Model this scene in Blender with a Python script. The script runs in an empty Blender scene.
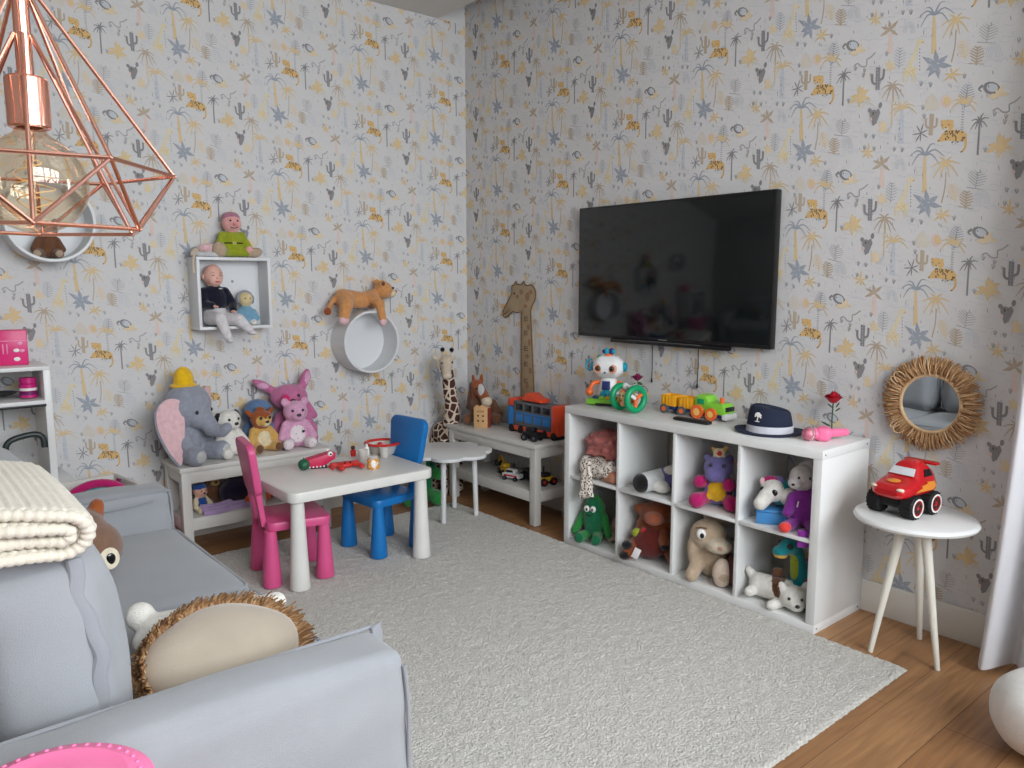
import bpy, bmesh, math, random
from mathutils import Vector, Matrix, Euler, noise
import numpy as np
R = random.Random(7)
PI = math.pi
sc = bpy.context.scene
COL = sc.collection
RAD = math.radians

# ------------------------------------------------------------------ materials
def lin3(c):
    return tuple(((v/255.0)/12.92 if v/255.0 <= .04045 else ((v/255.0+.055)/1.055)**2.4) for v in c)
MATS = {}
def mat(name, rgb, rough=.6, bump=0., scale=60., var=.06, vscale=None, metal=0., sheen=0., coat=0., spec=.5, alpha=1., emit=0.):
    if name in MATS: return MATS[name]
    m = bpy.data.materials.new(name); m.use_nodes = True
    nt = m.node_tree; N = nt.nodes; L = nt.links
    b = N['Principled BSDF']; c = lin3(rgb)
    tc = N.new('ShaderNodeTexCoord')
    nz = N.new('ShaderNodeTexNoise'); nz.inputs['Scale'].default_value = vscale or scale*.35; nz.inputs['Detail'].default_value = 3
    L.new(tc.outputs['Object'], nz.inputs['Vector'])
    mx = N.new('ShaderNodeMix'); mx.data_type = 'RGBA'
    mx.inputs[6].default_value = tuple(max(0, v*(1-var*2)) for v in c)+(1,)
    mx.inputs[7].default_value = tuple(min(1, v*(1+var*2)) for v in c)+(1,)
    L.new(nz.outputs['Fac'], mx.inputs[0]); L.new(mx.outputs[2], b.inputs['Base Color'])
    b.inputs['Roughness'].default_value = rough; b.inputs['Metallic'].default_value = metal
    b.inputs['Sheen Weight'].default_value = sheen; b.inputs['Coat Weight'].default_value = coat
    b.inputs['Specular IOR Level'].default_value = spec
    b.inputs['Alpha'].default_value = alpha
    if bump:
        n2 = N.new('ShaderNodeTexNoise'); n2.inputs['Scale'].default_value = scale; n2.inputs['Detail'].default_value = 4
        L.new(tc.outputs['Object'], n2.inputs['Vector'])
        bp = N.new('ShaderNodeBump'); bp.inputs['Strength'].default_value = bump; bp.inputs['Distance'].default_value = .004
        L.new(n2.outputs['Fac'], bp.inputs['Height']); L.new(bp.outputs['Normal'], b.inputs['Normal'])
    MATS[name] = m; return m
def plu(name, rgb, **k):      # plush fabric
    return mat('plush_'+name, rgb, rough=.95, bump=.8, scale=220, vscale=45, var=.13, sheen=.3, spec=.15, **k)
def pls(name, rgb, **k):      # plastic
    k.setdefault('rough', .35); return mat('plastic_'+name, rgb, scale=30, var=.02, **k)
def spotted(name, base, spot, scale=22, lo=.28, hi=.36, rough=.9, kind='SMOOTH_F1'):
    if name in MATS: return MATS[name]
    m = bpy.data.materials.new(name); m.use_nodes = True
    nt = m.node_tree; N = nt.nodes; L = nt.links; b = N['Principled BSDF']
    tc = N.new('ShaderNodeTexCoord'); v = N.new('ShaderNodeTexVoronoi'); v.inputs['Scale'].default_value = scale
    if kind == 'EDGE': v.feature = 'DISTANCE_TO_EDGE'
    L.new(tc.outputs['Object'], v.inputs['Vector'])
    r = N.new('ShaderNodeValToRGB'); r.color_ramp.elements[0].position = lo; r.color_ramp.elements[1].position = hi
    r.color_ramp.elements[0].color = lin3(spot)+(1,); r.color_ramp.elements[1].color = lin3(base)+(1,)
    L.new(v.outputs['Distance'], r.inputs[0]); L.new(r.outputs[0], b.inputs['Base Color'])
    b.inputs['Roughness'].default_value = rough; MATS[name] = m; return m

M_WHITE = mat('white_lacquer', (226,226,224), rough=.32, scale=20, var=.012)
M_WHITE2 = mat('white_paint', (208,204,198), rough=.42, scale=20, var=.015)
M_TRIM = mat('trim_paint', (214,210,202), rough=.5, scale=20, var=.01)
M_CEIL = mat('ceiling_paint', (226,224,220), rough=.9, scale=30, var=.01, bump=.05)
M_PLAIN = mat('wall_paint', (172,166,158), rough=.9, scale=40, var=.015, bump=.05)
M_BLACK = pls('black', (22,22,24), rough=.4)
M_RUBBER = mat('rubber_black', (18,18,19), rough=.75, scale=80, var=.05, bump=.2)
M_EYE = mat('eye_black', (10,9,9), rough=.12, scale=20, var=.0, coat=.5)
M_EYEW = mat('eye_white', (235,233,228), rough=.3, scale=20, var=.0)

# ------------------------------------------------------------------ mesh builder
class MB:
    def __init__(s): s.v=[]; s.f=[]; s.m=[]; s.mats=[]; s.M=Matrix.Identity(4)
    def mi(s, m):
        if m not in s.mats: s.mats.append(m)
        return s.mats.index(m)
    def add(s, vs, fs, m):
        n=len(s.v); i=s.mi(m); M=s.M
        s.v += [tuple(M @ Vector(p)) for p in vs]
        s.f += [tuple(n+k for k in f) for f in fs]; s.m += [i]*len(fs)
        return s
    def bm(s, b, m, M=None):
        if M is not None: bmesh.ops.transform(b, matrix=M, verts=b.verts[:])
        b.verts.index_update()
        s.add([v.co.copy() for v in b.verts], [[v.index for v in f.verts] for f in b.faces], m); b.free(); return s
    def box(s, c, d, m, bev=.004, seg=2, rot=None):
        b=bmesh.new(); bmesh.ops.create_cube(b, size=1)
        for v in b.verts: v.co=Vector((v.co.x*d[0], v.co.y*d[1], v.co.z*d[2]))
        bev=min(bev, min(d)*.48)
        if bev>0: bmesh.ops.bevel(b, geom=b.edges[:], offset=bev, segments=seg, profile=.5, affect='EDGES')
        T=Matrix.Translation(c)
        if rot: T=T @ Euler([RAD(a) for a in rot]).to_matrix().to_4x4()
        return s.bm(b, m, T)
    def ell(s, c, r, m, rot=None, nu=20, nv=12):
        if not hasattr(r,'__len__'): r=(r,r,r)
        T=Matrix.Translation(c)
        if rot: T=T @ Euler([RAD(a) for a in rot]).to_matrix().to_4x4()
        vs=[T@Vector((0,0,-r[2]))]; fs=[]
        for j in range(1,nv):
            a=-PI/2+PI*j/nv
            for i in range(nu):
                t=2*PI*i/nu; vs.append(T@Vector((r[0]*math.cos(a)*math.cos(t), r[1]*math.cos(a)*math.sin(t), r[2]*math.sin(a))))
        vs.append(T@Vector((0,0,r[2]))); e=len(vs)-1
        for i in range(nu):
            fs.append((0,1+(i+1)%nu,1+i)); fs.append((e, e-nu+i, e-nu+(i+1)%nu))
            for j in range(nv-2):
                a=1+j*nu; fs.append((a+i, a+(i+1)%nu, a+nu+(i+1)%nu, a+nu+i))
        return s.add(vs,fs,m)
    def tube(s, pts, r, m, n=10, closed=False, caps=True, flat=1.0):
        P=[Vector(p) for p in pts]; k=len(P)
        rs=list(r) if hasattr(r,'__len__') else [r]*k
        vs=[]; fs=[]; up=None
        for i in range(k):
            if closed: t=P[(i+1)%k]-P[i-1]
            else: t=P[min(i+1,k-1)]-P[max(i-1,0)]
            t=t.normalized() if t.length>1e-9 else Vector((0,0,1))
            if up is None:
                up=Vector((0,0,1)) if abs(t.z)<.9 else Vector((1,0,0))
            a=(up-t*up.dot(t)); a=a.normalized() if a.length>1e-6 else t.orthogonal().normalized(); b=t.cross(a); up=a
            for j in range(n):
                q=2*PI*j/n; vs.append(P[i]+a*(rs[i]*math.cos(q)*flat)+b*(rs[i]*math.sin(q)))
        for i in range(k if closed else k-1):
            i2=(i+1)%k
            for j in range(n): fs.append((i*n+j, i*n+(j+1)%n, i2*n+(j+1)%n, i2*n+j))
        if caps and not closed:
            fs.append(tuple(range(n-1,-1,-1))); fs.append(tuple((k-1)*n+j for j in range(n)))
        return s.add(vs,fs,m)
    def cyl(s, p0, p1, r0, r1, m, n=24): return s.tube([p0,p1],[r0,r1],m,n)
    def lathe(s, prof, m, n=32, c=(0,0,0), rot=None, sx=1, sy=1, caps=True):
        T=Matrix.Translation(c)
        if rot: T=T @ Euler([RAD(a) for a in rot]).to_matrix().to_4x4()
        vs=[]; fs=[]; k=len(prof)
        for (r,z) in prof:
            for i in range(n):
                t=2*PI*i/n; vs.append(T@Vector((r*sx*math.cos(t), r*sy*math.sin(t), z)))
        for j in range(k-1):
            for i in range(n):
                fs.append((j*n+i, j*n+(i+1)%n, (j+1)*n+(i+1)%n, (j+1)*n+i))
        if caps and prof[0][0]>1e-5: fs.append(tuple(range(n-1,-1,-1)))
        if caps and prof[-1][0]>1e-5: fs.append(tuple((k-1)*n+i for i in range(n)))
        return s.add(vs,fs,m)
    def prism(s, poly, z0, z1, m, T=None, bev=0):
        b=bmesh.new()
        f=b.faces.new([b.verts.new((x,y,z0)) for x,y in poly]); b.normal_update()
        r=bmesh.ops.extrude_face_region(b, geom=[f])
        for v in [g for g in r['geom'] if isinstance(g,bmesh.types.BMVert)]: v.co.z=z1
        bmesh.ops.recalc_face_normals(b, faces=b.faces[:])
        if bev:
            es=[e for e in b.edges if abs(e.verts[0].co.z-e.verts[1].co.z)<1e-7]
            bmesh.ops.bevel(b, geom=es, offset=bev, segments=2, profile=.5, affect='EDGES')
        return s.bm(b,m,T)
    def grid(s, fn, nu, nv, m, cu=False, cv=False):
        vs=[fn(i/(nu if cu else nu-1), j/(nv if cv else nv-1)) for j in range(nv) for i in range(nu)]; fs=[]
        for j in range(nv if cv else nv-1):
            for i in range(nu if cu else nu-1):
                a,b_=i,(i+1)%nu; c,d=j,(j+1)%nv
                fs.append((c*nu+a, c*nu+b_, d*nu+b_, d*nu+a))
        return s.add(vs,fs,m)
    def soft(s, c, d, m, r=.05, n=12, puff=0., amp=0., freq=6., seed=0, rot=None, wr=None):
        """rounded box of subdivided faces, puffed out and wrinkled like upholstery"""
        h=Vector(d)/2; T=Matrix.Translation(c)
        if rot: T=T @ Euler([RAD(a) for a in rot]).to_matrix().to_4x4()
        vs=[]; fs=[]; key={}
        def vert(p):
            k=tuple(round(x,5) for x in p)
            if k in key: return key[k]
            q=Vector((p[0]*h.x,p[1]*h.y,p[2]*h.z))
            inner=Vector([max(-(h[i]-r),min(h[i]-r,q[i])) if h[i]>r else 0 for i in range(3)])
            dv=q-inner; nrm=dv.normalized() if dv.length>1e-9 else Vector((0,0,1))
            q2=inner+nrm*min(r,min(h))
            if puff:
                w=[1-p[i]*p[i] for i in range(3)]
                for i in range(3):
                    j,k_=(i+1)%3,(i+2)%3
                    q2[i]+=puff*(p[i]**3)*w[j]*w[k_]
            if amp:
                a=noise.noise(Vector(q)*freq+Vector((seed,seed*.7,0)))
                if wr: a=.5*a+noise.noise(Vector((q.x*wr[0],q.y*wr[1],q.z*wr[2]))+Vector((seed*1.3,0,seed)))
                q2+=nrm*a*amp
            key[k]=len(vs); vs.append(T@q2); return key[k]
        L=[-1+2*i/n for i in range(n+1)]
        # cluster samples toward edges so the rounding is smooth
        L=[math.copysign(abs(x)**.7,x) if x else 0 for x in L]
        for ax in range(3):
            for sg in (-1,1):
                for i in range(n):
                    for j in range(n):
                        q=[]
                        for (u,w) in ((L[i],L[j]),(L[i+1],L[j]),(L[i+1],L[j+1]),(L[i],L[j+1])):
                            p=[0,0,0]; p[ax]=sg; p[(ax+1)%3]=u; p[(ax+2)%3]=w; q.append(vert(p))
                        fs.append(q if sg>0 else q[::-1])
        return s.add(vs,fs,m)
    def build(s, name, parent=None, loc=(0,0,0), rz=0, rot=None, ang=38, scale=1):
        me=bpy.data.meshes.new(name); me.from_pydata(s.v,[],s.f)
        for m in s.mats: me.materials.append(m)
        me.polygons.foreach_set('material_index', s.m)
        me.polygons.foreach_set('use_smooth',[True]*len(s.f))
        me.update(); me.set_sharp_from_angle(angle=RAD(ang))
        o=bpy.data.objects.new(name,me); COL.objects.link(o)
        o.location=loc; o.rotation_euler=rot if rot else (0,0,RAD(rz)); o.scale=(scale,)*3
        if parent: o.parent=parent
        return o
def tag(o,label,cat,group=None):
    o['label']=label; o['category']=cat
    if group: o['group']=group
    return o
def thing(name,label,cat,loc=(0,0,0),rz=0,group=None):
    o=bpy.data.objects.new(name,None); COL.objects.link(o); o.location=loc; o.rotation_euler=(0,0,RAD(rz)); o.empty_display_size=.05
    return tag(o,label,cat,group)
def struct(o): o['kind']='structure'; return o
def arc(c,r,a0,a1,n,plane='xz'):
    out=[]
    for i in range(n+1):
        a=RAD(a0+(a1-a0)*i/n); u,w=r*math.cos(a),r*math.sin(a)
        out.append((c[0]+u,c[1],c[2]+w) if plane=='xz' else ((c[0]+u,c[1]+w,c[2]) if plane=='xy' else (c[0],c[1]+u,c[2]+w)))
    return out
def smooth_path(pts,k=6):
    P=[Vector(p) for p in pts]; out=[]
    for i in range(len(P)-1):
        p0=P[max(i-1,0)];p1=P[i];p2=P[i+1];p3=P[min(i+2,len(P)-1)]
        for j in range(k):
            t=j/k; out.append(.5*((2*p1)+(p2-p0)*t+(2*p0-5*p1+4*p2-p3)*t*t+(3*p1-p0-3*p2+p3)*t**3))
    out.append(P[-1]); return out

# ------------------------------------------------------------------ soft toys: one continuous skin over several lobes
DEFER=[]
def plush(name,label,cat,blobs,loc,rz=0,scale=1.,paint=(),vox=.007,group=None,rot=None,parent=None,smooth=5):
    """blobs: (material,'e',centre,radii[,rot]) or (material,'c',p0,p1,r0,r1)"""
    mb=MB(); E=[]
    for b in blobs:
        if b[1]=='e':
            r=b[3] if hasattr(b[3],'__len__') else (b[3],)*3
            rt=b[4] if len(b)>4 else (0,0,0)
            mb.ell(b[2],r,b[0],rot=rt,nu=18,nv=12); E.append((b[0],Vector(b[2]),r,rt))
        else:
            p0,p1=Vector(b[2]),Vector(b[3]); n=max(2,int((p1-p0).length/(min(b[4],b[5])*.5))+1)
            for i in range(n+1):
                t=i/n; r=b[4]+(b[5]-b[4])*t; mb.ell(p0.lerp(p1,t),r,b[0],nu=14,nv=10); E.append((b[0],p0.lerp(p1,t),(r,r,r),(0,0,0)))
    PT=[]
    for b in paint: PT.append((b[0],Vector(b[1]),b[2] if hasattr(b[2],'__len__') else (b[2],)*3,(0,0,0)))
    o=mb.build(name,loc=loc,rz=rz,scale=scale,parent=parent)
    if rot: o.rotation_euler=[RAD(a) for a in rot]
    m=o.modifiers.new('r','REMESH'); m.mode='VOXEL'; m.voxel_size=vox; m.use_smooth_shade=True
    m2=o.modifiers.new('s','SMOOTH'); m2.factor=.5; m2.iterations=smooth
    if label: tag(o,label,cat,group)
    DEFER.append((o,E,PT)); return o
def finish_plush():
    dg=bpy.context.evaluated_depsgraph_get()
    for o,E,PT in DEFER:
        me=bpy.data.meshes.new_from_object(o.evaluated_get(dg)); me.name=o.name
        me.materials.clear(); mats=[]
        n=len(me.polygons); C=np.zeros(n*3); me.polygons.foreach_get('center',C); C=C.reshape(-1,3)
        best=np.full(n,1e9); idx=np.zeros(n,int)
        def dist(e):
            mr=np.array(Euler([RAD(a) for a in e[3]]).to_matrix()); d=(C-np.array(e[1]))@mr
            return np.linalg.norm(d/np.array(e[2]),axis=1)
        for e in E:
            if e[0] not in mats: mats.append(e[0])
            d=(dist(e)-1)*min(e[2]); k=d<best; best[k]=d[k]; idx[k]=mats.index(e[0])
        for e in PT:
            if e[0] not in mats: mats.append(e[0])
            idx[dist(e)<1]=mats.index(e[0])
        for m in mats: me.materials.append(m)
        me.polygons.foreach_set('material_index',idx.astype('i4')); me.polygons.foreach_set('use_smooth',[True]*n)
        o.modifiers.clear(); o.data=me
def bit(name,parent,c,r,m,rot=None,nu=14,nv=10):
    return MB().ell(c,r,m,rot=rot,nu=nu,nv=nv).build(name,parent)
def eyes(p,pts,r=.006,m=None):
    for q in pts: bit('eye',p,q,(r,r*.7,r),m or M_EYE)

# ------------------------------------------------------------------ wallpaper motifs (drawn in pattern units, printed on the wall meshes)
WC = dict(gb=(158,164,174), g=(164,163,166), dg=(140,138,140), o=(222,190,132), lo=(228,204,160), be=(212,203,188), br=(180,160,134), leo=(220,170,92), dk=(112,98,82), pk=(226,196,184), y=(226,210,168), lg=(192,198,206))
WM = {k: mat('print_'+k, tuple(a*(1-f)+b*f for f in [(.06 if k in ('g','gb','dg','dk') else .26)] for a,b in zip(v,(213,211,210))), rough=.85, scale=60, var=.03, spec=.2) for k,v in WC.items()}
M_PAPER = mat('wallpaper_ground', (213,211,210), rough=.85, scale=160, var=.012, bump=.06, spec=.2)
MOT=[]   # (colour, layer, polygon) in pattern units
def S(c,pts,w0,w1=None,layer=1,k=3):
    w1=w0 if w1 is None else w1
    P=smooth_path([(x,y,0) for x,y in pts],k) if len(pts)>2 else [Vector((x,y,0)) for x,y in pts]
    n=len(P); Lp=[];Rp=[]
    for i in range(n):
        t=(P[min(i+1,n-1)]-P[max(i-1,0)]).normalized(); w=(w0+(w1-w0)*i/(n-1))/2
        Lp.append((P[i].x-t.y*w,P[i].y+t.x*w)); Rp.append((P[i].x+t.y*w,P[i].y-t.x*w))
    for i in range(n-1): MOT.append((c,layer,[Lp[i],Lp[i+1],Rp[i+1],Rp[i]]))
def PG(c,pts,layer=1): MOT.append((c,layer,pts))
def OV(c,x,y,rx,ry,layer=1,a=0,n=12):
    ca,sa=math.cos(RAD(a)),math.sin(RAD(a))
    PG(c,[(x+rx*math.cos(t)*ca-ry*math.sin(t)*sa, y+rx*math.cos(t)*sa+ry*math.sin(t)*ca) for t in [2*PI*i/n for i in range(n)]],layer)
def frond(c,x,y,ex,ey,w,bow=.28,layer=1,w1=2.5):
    mx,my=(x+ex)/2,(y+ey)/2; L=math.hypot(ex-x,ey-y)
    S(c,[(x,y),(mx,my-bow*L),(ex,ey)],w,w1,layer)
def lobe(c,x,y,ex,ey,w,layer=1):
    S(c,[(x,y),((x+ex)/2,(y+ey)/2)],w*.5,w,layer); S(c,[((x+ex)/2,(y+ey)/2),(ex,ey)],w,2,layer)
def palm(c,x,y,ends,w,bow=.28,layer=2):
    for e in ends: frond(c,x,y,x+e[0],y+e[1],w,bow,layer)
def fern(c,x0,y0,x1,y1,n,ln,w=3,layer=1,lean=.5):
    S(c,[(x0,y0),(x1,y1)],w*.8,w*.6,layer); dx,dy=x1-x0,y1-y0; L=math.hypot(dx,dy); dx/=L; dy/=L
    for i in range(1,n+1):
        t=i/(n+.5); l=ln*math.sin(PI*(.18+.72*t)); bx,by=x0+(x1-x0)*t,y0+(y1-y0)*t
        for s in (-1,1): S(c,[(bx,by),(bx+(-dy*s+dx*lean)*l, by+(dx*s+dy*lean)*l)],w,w*.6,layer)
def star(c,x,y,ends,w,layer=2):
    for e in ends: lobe(c,x,y,x+e[0],y+e[1],w,layer)
def sprout(x,y,s=1,c='g'):
    S(c,[(x-7*s,y-20*s),(x-3*s,y)],4,4); S(c,[(x,y),(x+8*s,y-18*s)],3,5); S(c,[(x,y-2),(x+1,y-24*s)],3,3)
def motifs():
    # tall palm with grey fronds and tapering trunk
    S('o',[(322,255),(322,330),(323,418)],11,25,1)
    palm('gb',324,248,[(-66,50),(-74,8),(-40,-32),(50,-52),(94,2),(70,40)],10,.30)
    # second palm, feathered
    S('br',[(424,320),(420,390),(404,458)],5,6,1)
    palm('o',424,275,[(-62,78),(-30,82),(-68,25),(-30,-22),(28,-26),(66,4),(58,58),(18,66)],13,.12)
    # grey star leaf
    star('gb',337,468,[(-70,-38),(-8,-66),(50,-40),(70,6),(8,58),(-42,52),(-52,22)],25)
    for i in range(16): OV('lg',337+R.uniform(-40,40),468+R.uniform(-30,30),2.5,2.5,3)
    star('o',408,510,[(-42,32),(-34,-2),(-8,-34),(34,-26),(50,2),(24,36),(-8,24)],10)
    # giraffe
    S('y',[(246,372),(226,425),(198,482),(186,505)],12,30,1); OV('y',254,362,18,12,1,-12); OV('o',268,366,7,5,2)
    PG('y',[(170,500),(215,470),(240,478),(238,505),(180,515)],1)
    for x in (176,192,220,232): S('y',[(x,500),(x-2,540)],8,6,1)
    for i in range(22): OV('o',R.uniform(178,236),R.uniform(474,512),3,3,2)
    for y in (395,410,425,440,455,470,485): OV('dg',254,y,2.5,3.5,1)
    fern('gb',150,482,158,384,7,30,3); fern('gb',150,482,158,384,7,20,2)
    star('lo',105,470,[(-26,-18),(-4,-36),(22,-22),(32,6),(-22,18)],17,1); S('lo',[(105,470),(110,500)],4,4)
    # cactus grey
    S('dg',[(44,470),(40,575)],24,22,2); S('dg',[(12,500),(14,540),(36,548)],13,11,2); S('dg',[(74,478),(70,518),(48,530)],12,11,2)
    for y in range(480,575,14): S('lg',[(41,y),(41,y+7)],2,2,3)
    # drooping palm, thin warm trunk
    S('o',[(121,560),(118,640),(114,740)],6,7,1)
    palm('br',120,556,[(-58,62),(-34,74),(-62,18),(-30,-18),(22,-24),(56,4),(58,54),(34,66),(4,74)],10,.14)
    # broad palm with bluish trunk
    S('lg',[(208,45),(205,120),(200,200)],13,32,1)
    palm('o',207,42,[(-60,22),(-56,-14),(-22,-34),(30,-34),(66,-12),(78,24),(-40,36)],10,.25)
    for i in range(14): OV('g',202+R.uniform(-9,9),R.uniform(80,195),1.5,4,2)
    # brown topped palm
    S('pk',[(106,318),(104,410)],16,26,1)
    star('br',106,300,[(-52,28),(-46,-14),(-6,-42),(40,-38),(40,28)],17,2)
    star('o',30,248,[(-30,26),(-42,-4),(-10,-22),(4,-44),(34,-10),(28,26),(2,30)],10)
    # bird
    OV('dg',585,572,38,27,1,12); OV('lg',588,570,25,18,2,10); S('dg',[(548,560),(530,575),(542,586)],13,4,2)
    star('lo',615,600,[(46,-6),(20,-40),(-10,-24),(-50,8),(-30,18)],19,3); OV('eye' if 0 else 'dk',572,565,3,3,3)
    S('g',[(592,668),(612,656),(634,672),(660,668),(662,640),(682,630),(708,608)],6,6,1)
    fern('lo',470,450,452,368,6,28,6); fern('br',516,475,522,396,6,32,8); S('br',[(482,466),(548,470)],4,4)
    fern('g',560,382,572,308,6,42,3); S('g',[(520,378),(595,384)],3,3)
    for r in (34,25,16,8): S('lg',[(592-r,445),(592-r*.8,425-r*.6),(592,415-r),(592+r*.8,425-r*.6),(592+r,445)],3,3)
    for r in (28,20,12): S('lg',[(200-r,320),(200-r*.8,302-r*.5),(200,296-r),(200+r*.8,302-r*.5),(200+r,325)],3,3)
    # leaf hearts
    PG('be',[(316,592),(340,618),(352,640),(346,664),(322,670),(306,664),(290,676),(278,660),(280,630),(298,606)],1)
    OV('pk',382,628,26,29,1); OV('o',386,626,17,20,2)
    fern('gb',465,662,482,556,9,34,4); fern('gb',472,640,482,556,7,26,3)
    # palm with dotted trunk
    palm('o',503,14,[(-64,36),(-56,-6),(-30,-32),(8,-40),(48,-22),(62,6),(56,36)],12,.22)
    for i in range(8): OV('g',500-i*.5,52+i*11,7,2.4,1)
    # brown cactus, thin star
    S('br',[(356,62),(350,158)],20,20,2); S('br',[(328,82),(328,118),(346,126)],10,9,2); S('br',[(380,80),(376,116),(356,122)],10,9,2)
    star('dg',302,150,[(-42,8),(-20,-34),(12,-44),(34,-16),(34,18),(-2,38),(-26,42)],6)
    # leopard
    PG('leo',[(405,150),(430,132),(470,130),(505,134),(520,150),(516,178),(480,180),(440,178),(408,182),(392,186),(384,182)],2)
    OV('leo',430,112,30,25,2); OV('leo',406,98,8,9,2); OV('leo',450,96,8,9,2)
    S('leo',[(512,160),(515,195),(504,218),(492,226)],12,6,2); OV('be',424,128,11,8,3)
    S('dk',[(400,110),(410,112)],2.5,2.5,3); S('dk',[(432,108),(442,110)],2.5,2.5,3); OV('dk',422,122,4,3,3)
    for i in range(34): OV('dk',R.uniform(420,514),R.uniform(134,176),3.4,4,3)
    for p in [(384,184),(450,188),(474,186),(492,228)]: S('dk',[p,(p[0]+8,p[1]-6)],5,3,3)
    # thin palm
    S('dg',[(576,92),(572,160),(568,236)],8,9,1)
    palm('dg',576,90,[(-42,40),(-36,0),(-10,-20),(18,-34),(42,-12),(34,24),(-20,36),(10,28)],9,.18)
    star('o',660,192,[(-58,34),(-46,0),(4,-56),(24,-46),(56,-36),(60,8),(2,52),(28,28)],23)
    # koala
    PG('dg',[(40,48),(70,52),(88,40),(96,60),(84,90),(72,112),(56,124),(50,104),(46,84)],3); OV('dg',40,50,11,11,3); OV('dg',96,26,9,15,3,15); OV('dg',62,70,23,24,3)
    OV('pk',46,92,7,10,4); OV('dk',72,60,3,3,4); OV('dk',58,64,5,8,4)
    palm('be',24,12,[(-34,38),(-30,0),(0,-28),(28,-12),(40,20)],11,.15,1)
    star('lo',110,130,[(-24,-24),(2,-40),(22,-20),(30,14),(-26,22),(4,26)],19,1)
    for r in (36,26,16): S('lg',[(150-r,160),(150-r*.4,140),(160,138-r*1.1)],3,3)
    for x,y in [(170,238),(210,240),(262,560),(308,565),(690,445),(742,448),(18,180),(60,182),(465,530),(602,222),(88,420),(644,722),(600,690),(278,705),(312,45),(690,80)]: sprout(x,y,1,'g')
    for i in range(130):
        x,y=R.uniform(0,690),R.uniform(0,620); S('lg' if i%3 else 'g',[(x,y),(x+R.uniform(-3,3),y+R.uniform(9,18))],4,3,0)
    for i in range(80):
        x,y=R.uniform(0,640),R.uniform(0,620); w=R.uniform(30,70); S('lg',[(x,y),(x+w*.3,y-4),(x+w*.6,y+2),(x+w,y-3)],2.6,2.6,0)
    for i in range(46):
        x,y=R.uniform(600,690),R.uniform(660,730); OV(R.choice(['lo','lg','be']),x,y,2.5,2.5,0,n=5)
motifs()
A1=(.5425,-.268); A2=(0.,.5265)
def wallpaper(mb,mapping,u0,u1,v0,v1,off,holes=()):
    pats=[]
    for c,l,P in MOT:
        pats.append((WM[c],l,[(2.7714+.0007834*a+.0000511*b, 2.1787-.0001334*a-.00085667*b) for a,b in P]))
    for n in range(-14,14):
        for k in range(-14,14):
            du=off[0]+n*A1[0]; dv=off[1]+n*A1[1]+k*A2[1]
            if du+3.55<u0 or du+2.7>u1 or dv+2.25<v0 or dv+1.4>v1: continue
            for ip,(m,l,P) in enumerate(pats):
                Q=[(min(u1,max(u0,u+du)),min(v1,max(v0,v+dv))) for u,v in P]
                us=[q[0] for q in Q]; vs=[q[1] for q in Q]
                if max(us)-min(us)<1e-6 or max(vs)-min(vs)<1e-6: continue
                mb.add([mapping(u,v,.0004+.0004*l+(ip%40)*9e-6) for u,v in Q],[tuple(range(len(Q)))],m)

# ------------------------------------------------------------------ room shell
H=3.13; XL=-4.4; YF=-5.3
mb=MB(); mb.box((XL/2+.05,.05,1.67),(-XL+.1,.1,3.34),M_PAPER,bev=0)
wallpaper(mb,lambda u,v,o:(u,-o,v),XL,0,.14,H,(-3.307,.105))
struct(mb.build('wall_back'))
mb=MB()
WY0,WY1,WZ1=-3.85,-5.05,2.35
mb.box((.05,WY0/2,1.67),(.1,-WY0,3.34),M_PAPER,bev=0)
mb.box((.05,(WY0+WY1)/2,(WZ1+3.34)/2),(.1,WY0-WY1,3.34-WZ1),M_PAPER,bev=0)
mb.box((.05,(WY1+YF)/2,1.67),(.1,WY1-YF,3.34),M_PAPER,bev=0)
wallpaper(mb,lambda u,v,o:(-o,-u,v),0,-WY0,.14,3.34,(0,0))
struct(mb.build('wall_right'))
mb=MB(); mb.box((XL-.05,YF/2,1.67),(.1,-YF+.2,3.34),M_PLAIN,bev=0); struct(mb.build('wall_left'))
FX0,FX1,FZ0,FZ1=-3.7,-.4,.45,3.0
mb=MB()
mb.box(((XL+FX0)/2,YF-.05,1.67),(FX0-XL,.1,3.34),M_PLAIN,bev=0); mb.box((FX1/2,YF-.05,1.67),(-FX1,.1,3.34),M_PLAIN,bev=0)
mb.box(((FX0+FX1)/2,YF-.05,FZ0/2),(FX1-FX0,.1,FZ0),M_PLAIN,bev=0); mb.box(((FX0+FX1)/2,YF-.05,(FZ1+3.34)/2),(FX1-FX0,.1,3.34-FZ1),M_PLAIN,bev=0)
struct(mb.build('wall_front'))
mb=MB(); mb.box((XL/2-.11,YF/2,H+.03),(-XL-.225,-YF,.06),M_CEIL,bev=.004); mb.box((XL/2,YF/2,3.37),(-XL+.2,-YF+.2,.06),M_CEIL,bev=0)
struct(mb.build('ceiling'))
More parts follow.
